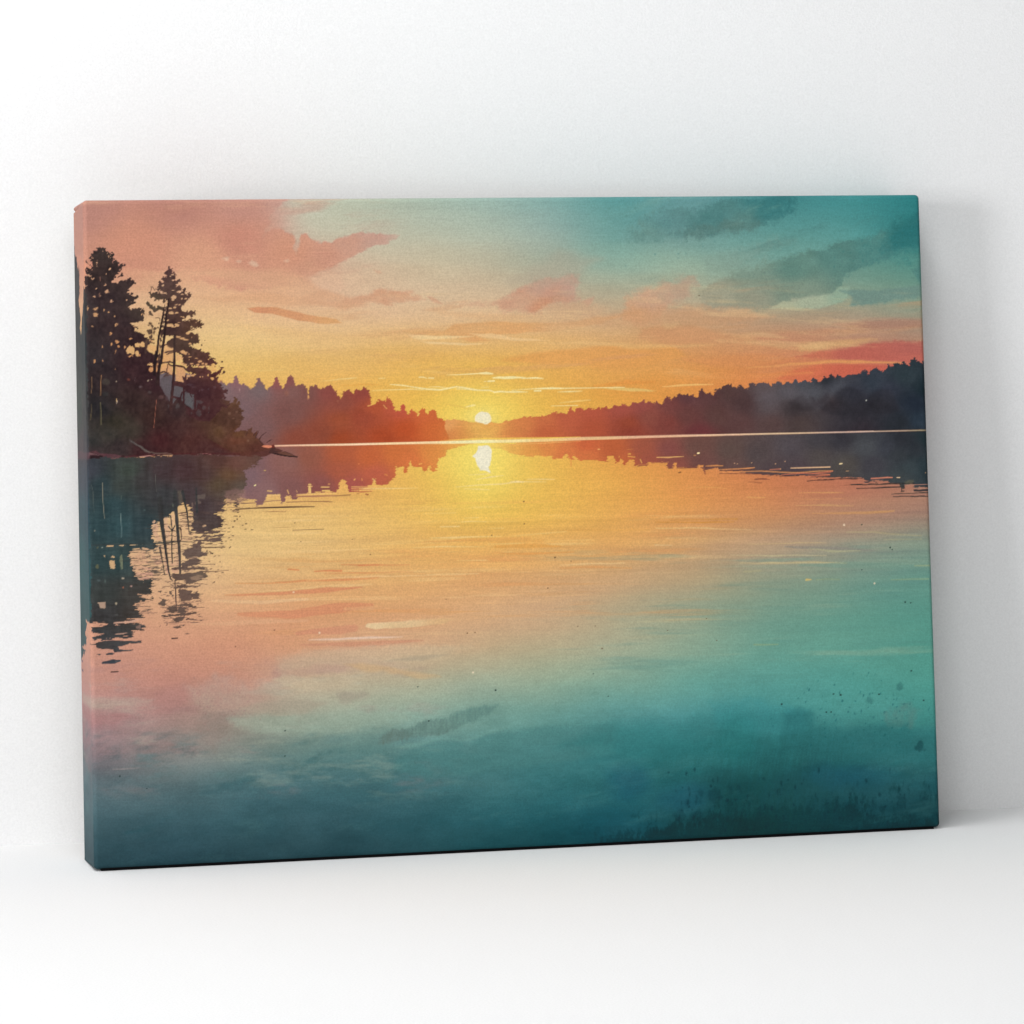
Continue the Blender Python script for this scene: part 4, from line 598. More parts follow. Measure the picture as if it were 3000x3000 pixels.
for x, y, r, c in ((650, 1020, 12, (72, 64, 56)), (640, 1250, 9, (54, 52, 50)), (1300, 1115, 4.5, (110, 92, 92)), (1075, 980, 4, (130, 66, 50)), (1470, 1220, 5, (86, 74, 70)), (1690, 1310, 8, (92, 64, 62)), (640, 260, 0.1, (0, 0, 0))): blob(210 + x / 6.44, 960 + y / 6.44, r, r * .8, c, .7, 2.5, 1.5, 8, x)
for s, w_, c, a in (("380,930 385,1080 365,1240", 1.8, (150, 112, 76), .75), ("368,1440 372,1580 355,1740", 1.8, (130, 112, 70), .7), ("558,895 548,1080 545,1280", 2.2, (168, 120, 76), .85), ("545,1410 552,1580 555,1830", 2.2, (138, 128, 82), .75), ("1600,1360 1575,1620 1550,1890", 1.6, (170, 96, 72), .8), ("1195,940 1192,1000", 1.6, (130, 110, 110), .6), ("850,1340 850,1390", 2, (236, 190, 120), .8)):
    line(zC(s), w_, c, a, .8)
# the gap of sunset sky between the pines
for x, y, rx, ry in ((1480, 380, 70, 60), (1560, 400, 46, 70), (1500, 250, 40, 30)): blob(210 + x / 6.44, 960 + y / 6.44, rx / 6.44, ry / 6.44, (224, 166, 110), .95, 1.5, 2, 8, x)
# second pine: crown
T2 = [(490, 790, 78, 52, 50), (490, 840, 84, 60, 54), (520, 900, 80, 54, 48), (500, 960, 62, 40, 38), (560, 960, 92, 62, 48), (540, 1010, 78, 56, 46), (450, 890, 80, 66, 52), (560, 1040, 74, 50, 44), (600, 1050, 84, 52, 44)]
poly(zB("590,150 610,143 620,170 660,180 655,230 680,260 700,262 715,280 740,320 720,380 660,385 680,412 740,405 800,375 832,385 790,440 735,475 750,522 800,488 840,510 838,575 770,600 800,642 850,620 880,600 905,545 935,548 920,600 910,650 960,690 990,650 1012,640 1030,690 1005,725 930,770 920,830 860,862 840,920 850,970 920,990 980,1002 1000,975 1040,962 1070,985 1112,978 1110,1030 1075,1020 1060,1045 1040,1082 990,1050 940,1070 930,1115 870,1125 860,1170 920,1165 980,1142 1010,1190 1020,1130 1060,1150 1090,1123 1140,1150 1160,1182 1190,1150 1212,1150 1205,1195 1262,1240 1240,1250 1200,1285 1160,1262 1100,1303 1060,1280 1040,1240 1015,1260 1035,1342 980,1350 920,1395 1000,1400 1050,1378 1110,1420 1165,1432 1170,1480 1185,1545 1170,1572 1080,1580 1060,1610 985,1640 1040,1662 1100,1690 1150,1712 1200,1690 1215,1752 1300,1760 1360,1810 1370,1870 1430,1870 1480,1940 1300,2010 900,1990 870,1820 780,1760 742,1745 690,1700 620,1640 560,1610 600,1540 655,1495 700,1500 705,1440 560,1432 540,1440 470,1400 480,1330 540,1290 560,1200 620,1175 560,1180 550,1090 590,1040 580,930 610,900 600,780 540,760 500,745 440,752 380,762 330,712 280,712 248,640 268,625 290,660 330,640 360,620 400,640 440,620 480,650 540,650 590,655 540,630 480,600 430,560 410,605 390,590 400,545 390,520 430,482 415,420 440,403 480,450 540,442 490,390 485,340 540,328 570,352 578,310 560,280 535,245 572,213 600,240 605,190"),
     T2, 1, 1.1, 1.6, (6, 6), 110, 2)
leafy(zB("590,150 610,143 620,170 660,180 655,230 680,260 700,262 715,280 740,320 720,380 660,385 680,412 740,405 800,375 832,385 790,440 735,475 750,522 800,488 840,510 838,575 770,600 800,642 850,620 880,600 905,545 935,548 920,600 910,650 960,690 990,650 1012,640 1030,690 1005,725 930,770 920,830 860,862 840,920 850,970 920,990 980,1002 1000,975 1040,962 1070,985 1112,978 1110,1030 1075,1020 1060,1045 1040,1082 990,1050 940,1070 930,1115 870,1125 860,1170 920,1165 980,1142 1010,1190 1020,1130 1060,1150 1090,1123 1140,1150 1160,1182 1190,1150 1212,1150 1205,1195 1262,1240 1240,1250 1200,1285 1160,1262 1100,1303 1060,1280 1040,1240 1015,1260 1035,1342 980,1350 920,1395 1000,1400 1050,1378 1110,1420 1165,1432 1170,1480 1185,1545 1170,1572 1080,1580 1060,1610 985,1640 1040,1662 1100,1690 1150,1712 1200,1690 1215,1752 1300,1760 1360,1810 1370,1870 1430,1870 1480,1940 1300,2010 900,1990 870,1820 780,1760 742,1745 690,1700 620,1640 560,1610 600,1540 655,1495 700,1500 705,1440 560,1432 540,1440 470,1400 480,1330 540,1290 560,1200 620,1175 560,1180 550,1090 590,1040 580,930 610,900 600,780 540,760 500,745 440,752 380,762 330,712 280,712 248,640 268,625 290,660 330,640 360,620 400,640 440,620 480,650 540,650 590,655 540,630 480,600 430,560 410,605 390,590 400,545 390,520 430,482 415,420 440,403 480,450 540,442 490,390 485,340 540,328 570,352 578,310 560,280 535,245 572,213 600,240 605,190"), T2, 6, 1.3, 3.4, 1.8, 2)
line(zB("270,520 300,515 350,590"), 2, T2, .95, 1); line(zB("285,520 270,600 262,640"), 1.6, T2, .9, 1)
for s in ("175,830 205,788 250,830 270,850 300,850 310,890 345,875 365,920 395,910 385,870 415,860 450,885 480,900 510,905 550,950 510,985 470,960 430,945 390,975 350,1000 320,990 300,950 250,925 230,890 190,860", "228,1000 240,975 265,968 290,1010 320,1065 285,1060 240,1050", "500,760 530,740 570,760 540,800 510,830 490,800", "520,830 540,880 520,930 500,960 530,900"): poly(zB(s), T2, .95, 1.1, 1.2, (6, 6), 111)
for x, y, rx, ry in ((260, 1210, 34, 26), (225, 1240, 18, 14), (295, 1260, 30, 24), (340, 1310, 34, 28), (250, 1370, 44, 46), (210, 1350, 14, 24), (330, 1375, 18, 38), (285, 1450, 22, 30), (255, 1480, 26, 30), (310, 1510, 34, 22), (250, 1560, 26, 18), (330, 1580, 16, 12), (200, 1520, 30, 30), (180, 1600, 26, 60), (400, 1285, 18, 14), (425, 1210, 14, 18), (290, 1570, 24, 14)):
    blob(400 + x / 6.44, 760 + y / 6.44, rx / 6.44, ry / 6.44, (84, 62, 48), .9, 1.3, 2, 6, x)
for s, w_ in (("360,1105 400,1100 440,1110 445,1160", 2), ("300,1260 285,1450 270,1560", 2), ("190,1600 170,1760", 6), ("440,1600 460,1480 480,1420", 2), ("430,1930 440,1700 480,1610", 2.4)): line(zB(s), w_, T2, .9, 1)
for x, y, rx, ry in ((705, 712, 50, 34), (690, 755, 30, 20), (500, 490, 26, 18), (690, 580, 26, 10), (770, 615, 18, 12), (850, 740, 14, 22), (565, 830, 26, 30), (640, 920, 36, 18), (725, 905, 26, 16), (810, 860, 26, 12), (750, 850, 26, 8), (660, 1010, 52, 28), (750, 1012, 34, 16), (840, 1080, 22, 8), (890, 1090, 24, 14), (590, 1150, 24, 12), (630, 1240, 64, 30), (700, 1260, 50, 22), (760, 1245, 50, 26), (800, 1190, 22, 6), (790, 1460, 50, 18), (860, 1490, 50, 18), (930, 1510, 50, 12), (970, 1390, 40, 24), (1050, 1465, 10, 10), (1130, 1190, 14, 10), (680, 285, 26, 14), (640, 320, 14, 14), (1010, 1590, 30, 14), (870, 1740, 50, 26), (960, 1760, 60, 22), (1000, 1790, 34, 14), (1085, 1905, 30, 12), (860, 660, 30, 12), (930, 740, 22, 10), (480, 640, 20, 12), (550, 640, 20, 10), (420, 540, 10, 8), (540, 770, 10, 14)):
    blob(400 + x / 6.44, 760 + y / 6.44, rx / 6.44, ry / 6.44, SKYG, .93, 1, 2, 6, x)
blob(400 + 715 / 6.44, 760 + 1250 / 6.44, 2.5, 2.5, (80, 56, 50), .9, 1)
# sky between the trunks
poly(zD("540,20 610,90 690,130 690,380 600,380 480,395 500,200"), SKYG, .95, 1.5, 2); poly(zD("490,410 580,430 680,480 672,640 620,630 570,580 500,600 445,590 460,500"), SKYG, .97, 1.5, 2, (8, 8), 3)
poly(zD("745,215 800,260 880,300 900,340 840,350 800,350 745,380"), SKYG, .97, 1.4, 1.5); poly(zD("742,480 830,485 900,520 930,570 925,640 895,700 890,765 790,760 738,745"), SKYG, .97, 1.4, 1.5)
poly(zD("420,40 455,0 480,0 440,240 420,250"), SKYG, .6, 1.5); poly(zD("395,310 415,290 410,370"), SKYG, .9, 1.2)
for s, w_, a in (("585,440 575,520 570,590", 2.6, .95), ("545,210 620,190 690,180", 5, .9), ("570,250 640,220 690,210", 4, .8), ("520,75 580,55 640,40", 3.4, .95), ("600,80 660,110", 6, .7), ("470,395 560,400 620,385 690,400", 5, .95), ("600,420 640,450 700,470", 4.5, .95), ("430,250 425,330 400,400", 4, .95), ("450,590 520,575 600,600", 5, .9), ("520,660 560,630 600,640", 5, .8), ("620,620 660,640 680,640", 3, .7)):
    line(zD(s), w_, T2, a, 1.2, 1.5, (6, 6), 3)
# trunks
for x, y in ((566, 905), (548, 960), (540, 1040), (525, 1110), (505, 1180), (492, 1260), (470, 1350), (470, 1420), (455, 1520), (448, 1640), (520, 1300), (590, 860)): blob(400 + x / 6.44, 760 + y / 6.44, 3.6, 5, T2, .85, 1.1, 3, 5, x)
TR = [(460, 960, 40, 26, 26), (440, 1050, 36, 24, 26), (470, 1080, 44, 28, 28), (510, 1030, 60, 42, 38), (510, 1120, 60, 36, 38), (500, 1190, 66, 40, 38)]
line(zB("525,900 500,1050 460,1250 420,1450 390,1750 375,1850"), [3, 5, 5.5, 6, 6.5, 7], TR, 1, 1); line(zB("610,740 590,900 560,1050 545,1250 520,1500 490,1700 460,1960"), [3, 4, 5, 6, 7, 7.5, 8], TR, 1, 1)
line(zD("370,200 350,400 335,620"), [7, 8, 9], TR, 1, 1.2); line(zD("450,380 430,500 410,620 390,800"), [7, 8, 9, 12], TR, 1, 1.2)
line(zB("718,1430 716,1700 715,1950"), [6, 6.5, 7], TR, 1, 1); line(zD("715,100 715,300 708,550 690,800 668,1000 645,1280"), [7, 7, 7.5, 8, 9, 9], TR, 1, 1)
# the leaning right-hand tree
T3 = [(560, 1030, 80, 54, 46), (600, 1040, 84, 52, 44), (570, 1090, 78, 48, 42), (600, 1090, 84, 46, 44), (640, 1080, 90, 46, 42), (560, 1130, 64, 34, 38), (600, 1150, 66, 34, 38), (650, 1140, 78, 42, 42), (640, 1170, 72, 38, 38)]
line(zD("740,180 800,205 870,245 910,300 960,330"), [6, 5, 5, 6, 8], T3, 1, 1.2, 1.5); line(zD("740,455 830,470 890,490 930,530 990,570"), [5, 5.5, 5, 4.5, 5], T3, 1, 1.2, 1.5)
poly(zD("900,290 880,260 960,270 1000,300 1060,310 1040,260 980,230 950,180 1040,150 1100,140 1150,160 1190,150 1205,200 1250,210 1270,230 1310,215 1340,250 1365,310 1400,310 1440,350 1490,380 1520,420 1490,440 1440,400 1400,420 1380,460 1340,440 1330,390 1270,370 1230,350 1190,350 1180,400 1130,420 1070,400 1010,380 940,380 870,350"), T3, 1, 1.2, 3, (7, 7), 120)
leafy(zD("900,290 880,260 960,270 1000,300 1060,310 1040,260 980,230 950,180 1040,150 1100,140 1150,160 1190,150 1205,200 1250,210 1270,230 1310,215 1340,250 1365,310 1400,310 1440,350 1490,380 1520,420 1490,440 1440,400 1400,420 1380,460 1340,440 1330,390 1270,370 1230,350 1190,350 1180,400 1130,420 1070,400 1010,380 940,380 870,350"), T3, 5, 1.2, 3.6, 3.2, 3)
poly(zD("930,520 960,470 1010,455 1060,490 1120,500 1180,490 1240,490 1290,500 1330,520 1390,560 1420,610 1500,585 1530,600 1560,540 1600,505 1618,530 1570,590 1550,630 1500,660 1540,690 1520,730 1560,790 1600,860 1640,920 1682,895 1712,950 1640,980 1680,1065 1600,1080 1560,1110 1600,1165 1700,1215 1780,1320 1700,1500 1200,1500 1000,1420 920,1250 1060,1290 1090,1000 930,960 880,900 900,840 900,720 960,680 1050,660 1130,630 1060,600 980,570"), T3, 1, 1.3, 2.6, (8, 8), 121)
leafy(zD("930,520 960,470 1010,455 1060,490 1120,500 1180,490 1240,490 1290,500 1330,520 1390,560 1420,610 1500,585 1530,600 1560,540 1600,505 1618,530 1570,590 1550,630 1500,660 1540,690 1520,730 1560,790 1600,860 1640,920 1682,895 1712,950 1640,980 1680,1065 1600,1080 1560,1110 1600,1165 1700,1215 1780,1320 1700,1500 1200,1500 1000,1420 920,1250 1060,1290 1090,1000 930,960 880,900 900,840 900,720 960,680 1050,660 1130,630 1060,600 980,570"), T3, 5, 1.2, 3.6, 3.2, 4)
for x, y, rx, ry in ((1010, 290, 30, 12), (880, 210, 40, 16), (920, 240, 30, 12), (1130, 325, 26, 10), (1200, 380, 40, 20), (1250, 420, 24, 14), (1150, 440, 36, 18), (1190, 480, 26, 14), (1040, 420, 30, 14), (1270, 470, 20, 16), (1310, 430, 22, 26), (1370, 510, 26, 16), (860, 420, 30, 24), (920, 440, 26, 24), (800, 370, 30, 18), (1440, 440, 30, 30), (1440, 540, 40, 34), (1400, 480, 16, 16), (1480, 480, 30, 20), (1500, 540, 24, 16), (1050, 640, 40, 14), (980, 650, 30, 20), (950, 690, 14, 22), (1250, 670, 14, 12), (1200, 665, 12, 12), (1430, 700, 32, 26), (1350, 640, 14, 18), (1360, 350, 12, 16), (990, 350, 8, 6)):
    blob(400 + x / 6.44, 1000 + y / 6.44, rx / 6.44, ry / 6.44, (222, 160, 108) if x < 1350 else (226, 166, 100), .9, 1.1, 2.4, 6, x)
MIST = [(520, 1160, 94, 84, 87), (560, 1180, 94, 88, 90), (590, 1190, 92, 90, 90), (600, 1215, 92, 88, 88)]
poly(zD("722,880 790,890 868,910 860,980 820,1075 712,1060"), MIST, .7, 1.6, 2.6, (8, 8), 5); poly(zD("918,955 1000,990 1040,1040 1090,1050 1085,1290 1040,1270 980,1210 910,1170"), MIST, .7, 1.6, 2.6, (8, 8), 5)
poly(zD("1120,1100 1200,1110 1275,1150 1200,1175 1160,1165 1130,1280 1115,1280"), MIST, .5, 1.6, 2.6, (8, 8), 6)
poly(zD("440,760 520,720 560,690 660,800 655,900 630,1040 560,980 500,880"), MIST, .6, 3, 3)
for x, y, rx, ry in ((770, 1215, 32, 56), (1175, 1355, 50, 60), (1270, 1250, 34, 32), (1035, 1360, 22, 16), (1365, 1260, 20, 30), (1355, 1340, 14, 20), (1480, 860, 26, 26), (1350, 890, 22, 22), (1230, 910, 26, 20), (1180, 925, 14, 24), (1000, 820, 70, 14), (1060, 860, 60, 10), (590, 1060, 40, 60), (610, 1220, 14, 36)):
    blob(400 + x / 6.44, 1000 + y / 6.44, rx / 6.44, ry / 6.44, (88, 88, 86) if y > 1200 else (98, 76, 82), .42 if y > 1200 else .4, 1.6, 3.5, 6, x)
for s, w_ in (("720,800 820,820 900,850 1000,890 1120,950", 11), ("735,760 800,775 890,790", 4), ("890,690 905,760 895,900 890,1150", 5.5), ("870,670 900,690 930,690", 4), ("930,640 915,700", 4), ("1105,960 1108,1150 1100,1330", 5), ("860,960 830,1080", 4), ("1010,970 1040,1050", 3), ("690,1050 760,1070 830,1080", 6)): line(zD(s), w_, T3, 1, 1.2, 1.2, (8, 8), 9)
for x, y, r in ((1232, 72, 2.6), (1615, 385, 3), (1655, 572, 3), (1290, -18, 1.2), (1480, 475, 1.6), (1558, 470, 1.4), (1500, 430, 2)): blob(400 + x / 6.44, 1000 + y / 6.44, r, r * .9, (56, 36, 34), .95, .9, 1, 4, x)
# reddish fringe and brown bush on the point
line(zD("1510,740 1560,760 1600,740 1620,800"), 4, (150, 80, 70), .5, 2, 3, (6, 6))
BUSH = [(690, 1180, 96, 62, 42), (680, 1210, 86, 54, 42), (710, 1225, 88, 56, 42), (660, 1230, 80, 50, 38), (640, 1265, 88, 58, 42), (700, 1270, 96, 60, 42), (680, 1290, 92, 52, 38), (740, 1285, 92, 56, 40), (750, 1310, 92, 50, 40), (620, 1290, 84, 54, 40)]
poly(zE("60,1500 120,1150 300,960 440,925 480,880 470,850 550,832 545,790 580,752 612,770 600,850 655,830 640,890 612,945 690,950 730,1000 660,1022 700,1070 745,1130 690,1165 690,1210 650,1280 600,1270 560,1315 450,1370 500,1400 540,1380 640,1390 700,1370 790,1370 830,1350 890,1303 880,1380 920,1430 960,1400 960,1480 1000,1520 1030,1500 1070,1580 1110,1640 1300,1680 1330,1710 1000,1760 500,1760"), BUSH, .95, 1.3, 2.4, (9, 9), 130)
leafy(zE("300,960 440,925 480,880 470,850 550,832 545,790 580,752 612,770 600,850 655,830 640,890 612,945 690,950 730,1000 660,1022 700,1070 745,1130 690,1165 690,1210 650,1280 600,1270 560,1315 450,1370 500,1400 540,1380 640,1390 700,1370 790,1370 830,1350"), BUSH, 6, 1.5, 3.6, 2, 5, False)
for x, y, rx, ry in ((470, 1040, 30, 28), (600, 1010, 22, 16), (540, 1130, 20, 12), (820, 1560, 26, 22)): blob(600 + x / 6.44, 1050 + y / 6.44, rx / 6.44, ry / 6.44, (122, 86, 66), .7, 1.8, 2, 8, x)
for x, y, rx, ry, c in ((250, 1340, 70, 70, (100, 70, 46)), (640, 1430, 90, 50, (112, 72, 42)), (280, 1420, 90, 70, (100, 66, 42)), (860, 1450, 60, 60, (106, 62, 42)), (640, 1560, 160, 60, (104, 56, 38))): blob(600 + x / 6.44, 1050 + y / 6.44, rx / 6.44, ry / 6.44, c, .55, 7, 6, 9, x)
for s, w_ in (("1020,1530 1070,1460 1165,1388", [3, 2.4, 1]), ("960,1480 1000,1410 1020,1355", [3, 2, .6]), ("920,1450 950,1400", [4, 1]), ("960,1500 990,1480", [3, 1]), ("1170,1590 1230,1545 1270,1535", [2, 2.4, .8]), ("1220,1555 1240,1540", 2.6), ("780,1450 810,1380", [3, 1]), ("1090,1620 1040,1560 1060,1590", 3)): line(zE(s), w_, (72, 42, 38), .95, .9)
# log lying off the point
poly(zE("1270,1650 1300,1640 1340,1700 1330,1740 1420,1765 1510,1750 1620,1790 1740,1850 1750,1864 1640,1860 1420,1830 1290,1800 1200,1790"), (74, 44, 40), .95, 1.1, 1); poly(zE("1350,1770 1500,1760 1620,1800 1700,1840 1600,1840 1450,1810"), (112, 70, 54), .8, 1.5)
line(zE("1290,1790 1420,1822 1600,1850 1745,1858"), 3, (38, 24, 24), .95, 1)
blob(600 + 1290 / 6.44, 1050 + 1660 / 6.44, 4.5, 5, (104, 40, 34), .95, 1.2)
poly(zE("1070,1658 1110,1640 1180,1634 1270,1650 1260,1680 1200,1692 1120,1678"), (226, 132, 98), .95, 1.2)
# waterline of the bank: mud, roots, pale edge
poly(TP(210, 1180, 6.44, "-100,920 100,920 280,960 340,930 400,910 470,905 540,960 740,965 900,985 1000,1000 1200,1010 1280,1010 1280,1030 1000,1045 700,1068 560,1070 300,1085 -100,1090"), [(250, 1330, 92, 58, 62), (300, 1332, 86, 50, 56), (340, 1335, 98, 62, 66), (390, 1338, 84, 46, 50)], .9, 1.6, 2, (10, 6), 140)
poly(TP(210, 1180, 6.44, "300,1030 360,990 470,995 580,990 590,1030 540,1065 430,1085 320,1060"), (44, 24, 28), .95, 1.5, 1.5); line(TP(210, 1180, 6.44, "330,960 430,965 520,990"), 3, (128, 96, 96), .8, 1.2); line(TP(210, 1180, 6.44, "360,930 460,970 560,1000"), 2, (52, 30, 34), .8, 1)
line(TP(210, 1180, 6.44, "560,1062 740,1052 900,1040"), 2, (120, 76, 76), .7, 1); blob(360, 1337, 6, 3, (52, 28, 30), .8, 1.2)
line(P_("380,1336 450,1333 520,1331 600,1329 700,1330"), [3, 6, 7, 6, 4], (80, 32, 34), .6, 3)
line(TP(210, 1180, 6.44, "1090,700 1180,770 1280,820 1380,890 1460,930 1640,960 1800,955 1890,975"), [3, 5, 6.5, 7, 4.5, 3.5, 3, 2], [(385, 1292, 80, 76, 76), (420, 1312, 98, 90, 84), (440, 1325, 104, 90, 80), (490, 1330, 128, 104, 90)], .75, 1.3, 2, (8, 5)); line(TP(210, 1180, 6.44, "1120,720 1240,790 1380,890 1460,930"), 1.2, (130, 124, 116), .45, .8)
line(TP(210, 1180, 6.44, "1280,1015 1400,1008 1560,985"), [2, 3, 1], (200, 146, 136), .9, 1); line(TP(210, 1180, 6.44, "1620,990 1760,992 1910,988"), [2, 3, 1.5], (190, 150, 116), .9, 1); line(P_("578,1331 600,1328 622,1332 600,1334 578,1333"), 1.6, (160, 106, 100), .8, .9)

# ------------------------------------------------------------------ its reflection
RF = [(260, 1380, 56, 58, 66), (300, 1420, 46, 62, 66), (350, 1420, 58, 64, 60), (330, 1480, 44, 66, 70), (420, 1400, 60, 56, 56), (380, 1380, 58, 66, 58), (470, 1380, 66, 50, 52), (540, 1380, 70, 46, 48), (600, 1390, 74, 50, 48), (640, 1420, 84, 66, 48), (670, 1390, 104, 74, 52), (690, 1360, 108, 70, 60), (640, 1350, 84, 54, 48), (700, 1430, 92, 76, 66), (660, 1450, 86, 70, 60), (480, 1450, 58, 58, 60), (560, 1440, 70, 56, 58),
      (600, 1480, 68, 54, 56), (640, 1480, 78, 62, 60), (290, 1540, 44, 66, 70), (350, 1540, 48, 74, 78), (430, 1540, 46, 62, 66), (500, 1520, 56, 62, 62), (280, 1640, 48, 68, 70), (350, 1640, 50, 68, 68), (420, 1640, 58, 66, 64), (300, 1740, 56, 60, 58), (400, 1740, 62, 58, 54), (300, 1800, 56, 54, 54), (400, 1800, 62, 56, 52), (300, 1900, 62, 64, 66), (420, 1900, 64, 60, 60), (560, 1560, 82, 66, 62)]
line(P_("-20,1356 180,1356 330,1350 450,1345 560,1341 700,1342 752,1344"), 11, RF, 1, 1.5)
poly(P_("180,1347 250,1345 330,1342 420,1338 500,1334 560,1333 640,1334 700,1336 760,1337 762,1342 758,1352 752,1362 745,1368 742,1358 734,1372 726,1366 724,1378 717,1370 716,1400 718,1436 712,1442 704,1446 700,1470 694,1490 690,1494 688,1480 684,1470 676,1462 668,1458 660,1456 657,1476 655,1498 648,1500 634,1498 634,1510 648,1512 652,1524 650,1540 640,1550 620,1556 600,1558 580,1560 566,1556 560,1540 566,1520 562,1500 558,1486 548,1478 540,1470 520,1488 505,1500 498,1515 480,1520 468,1530 460,1540 448,1540 450,1555 445,1575 452,1590 458,1604 452,1612 440,1608 420,1612 392,1612 380,1620 388,1640 384,1656 390,1668 398,1680 400,1690 420,1700 440,1696 448,1712 440,1722 446,1740 430,1744 408,1740 412,1750 436,1752 448,1748 452,1756 425,1760 396,1765 394,1780 406,1790 408,1800 425,1808 380,1816 340,1824 332,1826 334,1828 414,1826 418,1845 388,1848 384,1855 394,1858 392,1864 365,1866 330,1872 305,1875 265,1875 267,1868 288,1862 304,1857 262,1852 266,1838 310,1832 310,1826 276,1824 180,1820"),
     RF, 1, 1.3, 3.5, (22, 4), 150, 4, row=13, fray=9, fs=(26, 3.2))
# openings and brighter slits
OP = [(470, 1560, 214, 164, 132), (500, 1600, 220, 172, 130), (450, 1680, 208, 150, 128), (300, 1640, 216, 170, 120), (540, 1540, 222, 176, 130), (300, 1830, 200, 150, 128), (380, 1600, 222, 180, 130), (420, 1640, 208, 156, 124)]
for s in ("311,1597 332,1596 333,1602 313,1602", "349,1596 362,1593 362,1599 350,1600", "381,1593 403,1593 403,1597 381,1597", "416,1593 421,1592 420,1595", "365,1595 374,1596 370,1598", "320,1643 336,1642 337,1665 324,1667 321,1655", "323,1634 330,1627 336,1630 336,1634", "303,1627 308,1627 308,1635", "380,1625 384,1618 410,1616 412,1640 424,1640 392,1638 398,1630", "414,1617 424,1616 424,1632 432,1638 416,1640", "388,1650 394,1642 410,1645 434,1642 434,1650 410,1652 390,1654", "390,1662 420,1661 445,1665 440,1670 392,1667", "396,1676 420,1678 446,1676 450,1688 420,1686 398,1688", "403,1695 420,1690 425,1686 440,1692 425,1698 410,1700",
          "388,1608 410,1606 410,1612 390,1612", "416,1605 433,1606 432,1612 418,1610", "444,1528 456,1524 454,1532 447,1532", "449,1536 462,1532 464,1548 466,1555 448,1558 447,1545", "449,1560 462,1560 467,1571 456,1574 450,1566", "456,1576 468,1574 472,1584 460,1584", "465,1590 475,1590 472,1594 464,1593", "481,1516 492,1514 494,1522 488,1530 496,1540 498,1552 482,1556 480,1540", "481,1560 500,1558 501,1570 482,1570", "482,1574 500,1570 502,1580 486,1584", "500,1508 512,1508 512,1516 500,1517", "500,1520 513,1516 514,1534 508,1540 500,1540", "503,1544 514,1546 514,1554 506,1556", "504,1560 515,1556 516,1568 506,1570", "504,1573 518,1570 519,1582 506,1582",
          "484,1596 500,1594 502,1606 488,1608", "504,1596 520,1594 521,1604 506,1604", "460,1602 474,1598 478,1606 464,1610", "488,1612 500,1610 504,1618 492,1620", "506,1608 520,1606 522,1616 508,1618", "470,1612 480,1612 482,1620 474,1622", "446,1630 470,1626 474,1634 448,1638", "450,1640 474,1638 476,1652 460,1656 454,1650", "490,1624 504,1622 506,1632 494,1632", "508,1622 522,1620 522,1632 510,1632", "478,1628 488,1626 490,1640 480,1640", "494,1636 506,1636 504,1644 496,1644", "508,1636 524,1634 524,1644 510,1646", "480,1644 492,1642 494,1654 482,1656", "498,1648 524,1646 524,1656 502,1658", "504,1662 524,1664 522,1678 510,1680 502,1672", "484,1660 496,1658 498,1680 488,1682",
          "524,1500 545,1498 546,1502 524,1502", "524,1504 548,1504 548,1512 526,1512", "525,1514 549,1512 552,1530 556,1552 560,1570 530,1572 526,1540", "552,1502 564,1500 564,1508 554,1510", "552,1512 566,1514 562,1530 560,1545 554,1530", "560,1560 590,1562 570,1568 556,1574", "592,1540 604,1538 604,1542 594,1544", "530,1576 562,1576 560,1584 530,1586"):
    poly(P_(s), OP, .93, 1, 2, (8, 4), len(s), 3, row=2)
for s in ("570,1470 580,1464 590,1470 588,1476 572,1478", "576,1450 602,1448 600,1462 578,1462", "520,1440 534,1436 536,1470 526,1480", "560,1476 566,1472 566,1500"): poly(P_(s), [(580, 1460, 112, 100, 90), (526, 1460, 92, 84, 70), (566, 1480, 140, 110, 96)], .6, 2, 2, (12, 4), 5)
poly(P_("660,1440 690,1432 720,1436 720,1460 700,1478 686,1470 664,1472"), [(680, 1440, 140, 102, 98), (690, 1465, 170, 128, 108)], .55, 5, 4, (20, 4), 6)
poly(P_("350,1632 356,1624 361,1640 360,1666 354,1668"), (128, 130, 100), .8, 1.6, 2.5, (5, 7), 7)
for x, y, rx, ry, c, a in ((360, 1694, 4, 3, (200, 176, 150), .8), (285, 1660, 5, 7, (110, 104, 72), .7), (384, 1717, 3, 3, (196, 150, 136), .8), (361, 1721, 2, 3, (180, 100, 70), .7), (290, 1700, 5, 3, (86, 98, 100), .6), (308, 1702, 2, 5, (96, 110, 104), .6), (278, 1555, 2, 3, (150, 140, 120), .7), (299, 1604, 2, 2, (180, 180, 160), .8), (286, 1604, 3, 3, (110, 100, 70), .6), (340, 1768, 3, 4, (190, 170, 140), .8), (341, 1801, 5, 2, (90, 90, 88), .7), (424, 1494, 3, 1.6, (86, 112, 112), .6)): blob(x, y, rx, ry, c, a, 1.1, 1.5, 6, int(x))
poly(P_("286,1765 309,1763 309,1781 306,1783 293,1781 290,1769 286,1768"), (186, 152, 128), .9, 1, .6)
for s, w_, c, a in (("268,1422 272,1440 275,1500", 1.6, (110, 112, 104), .55), ("300,1415 301,1460 306,1518", 2, (150, 140, 118), .75), ("353,1504 356,1545 356,1575", 1.8, (140, 160, 154), .75), ("455,1390 458,1440", 1.5, (110, 110, 100), .6), ("464,1465 468,1480", 1.8, (130, 130, 116), .6), ("356,1452 356,1462", 1.6, (130, 140, 120), .6), ("505,1475 508,1485", 1.6, (140, 150, 120), .6)): line(P_(s), w_, c, a, .8)
RT = [(480, 1560, 52, 52, 52), (520, 1500, 54, 54, 54), (525, 1640, 66, 58, 54), (470, 1620, 54, 50, 50), (515, 1740, 80, 62, 58)]
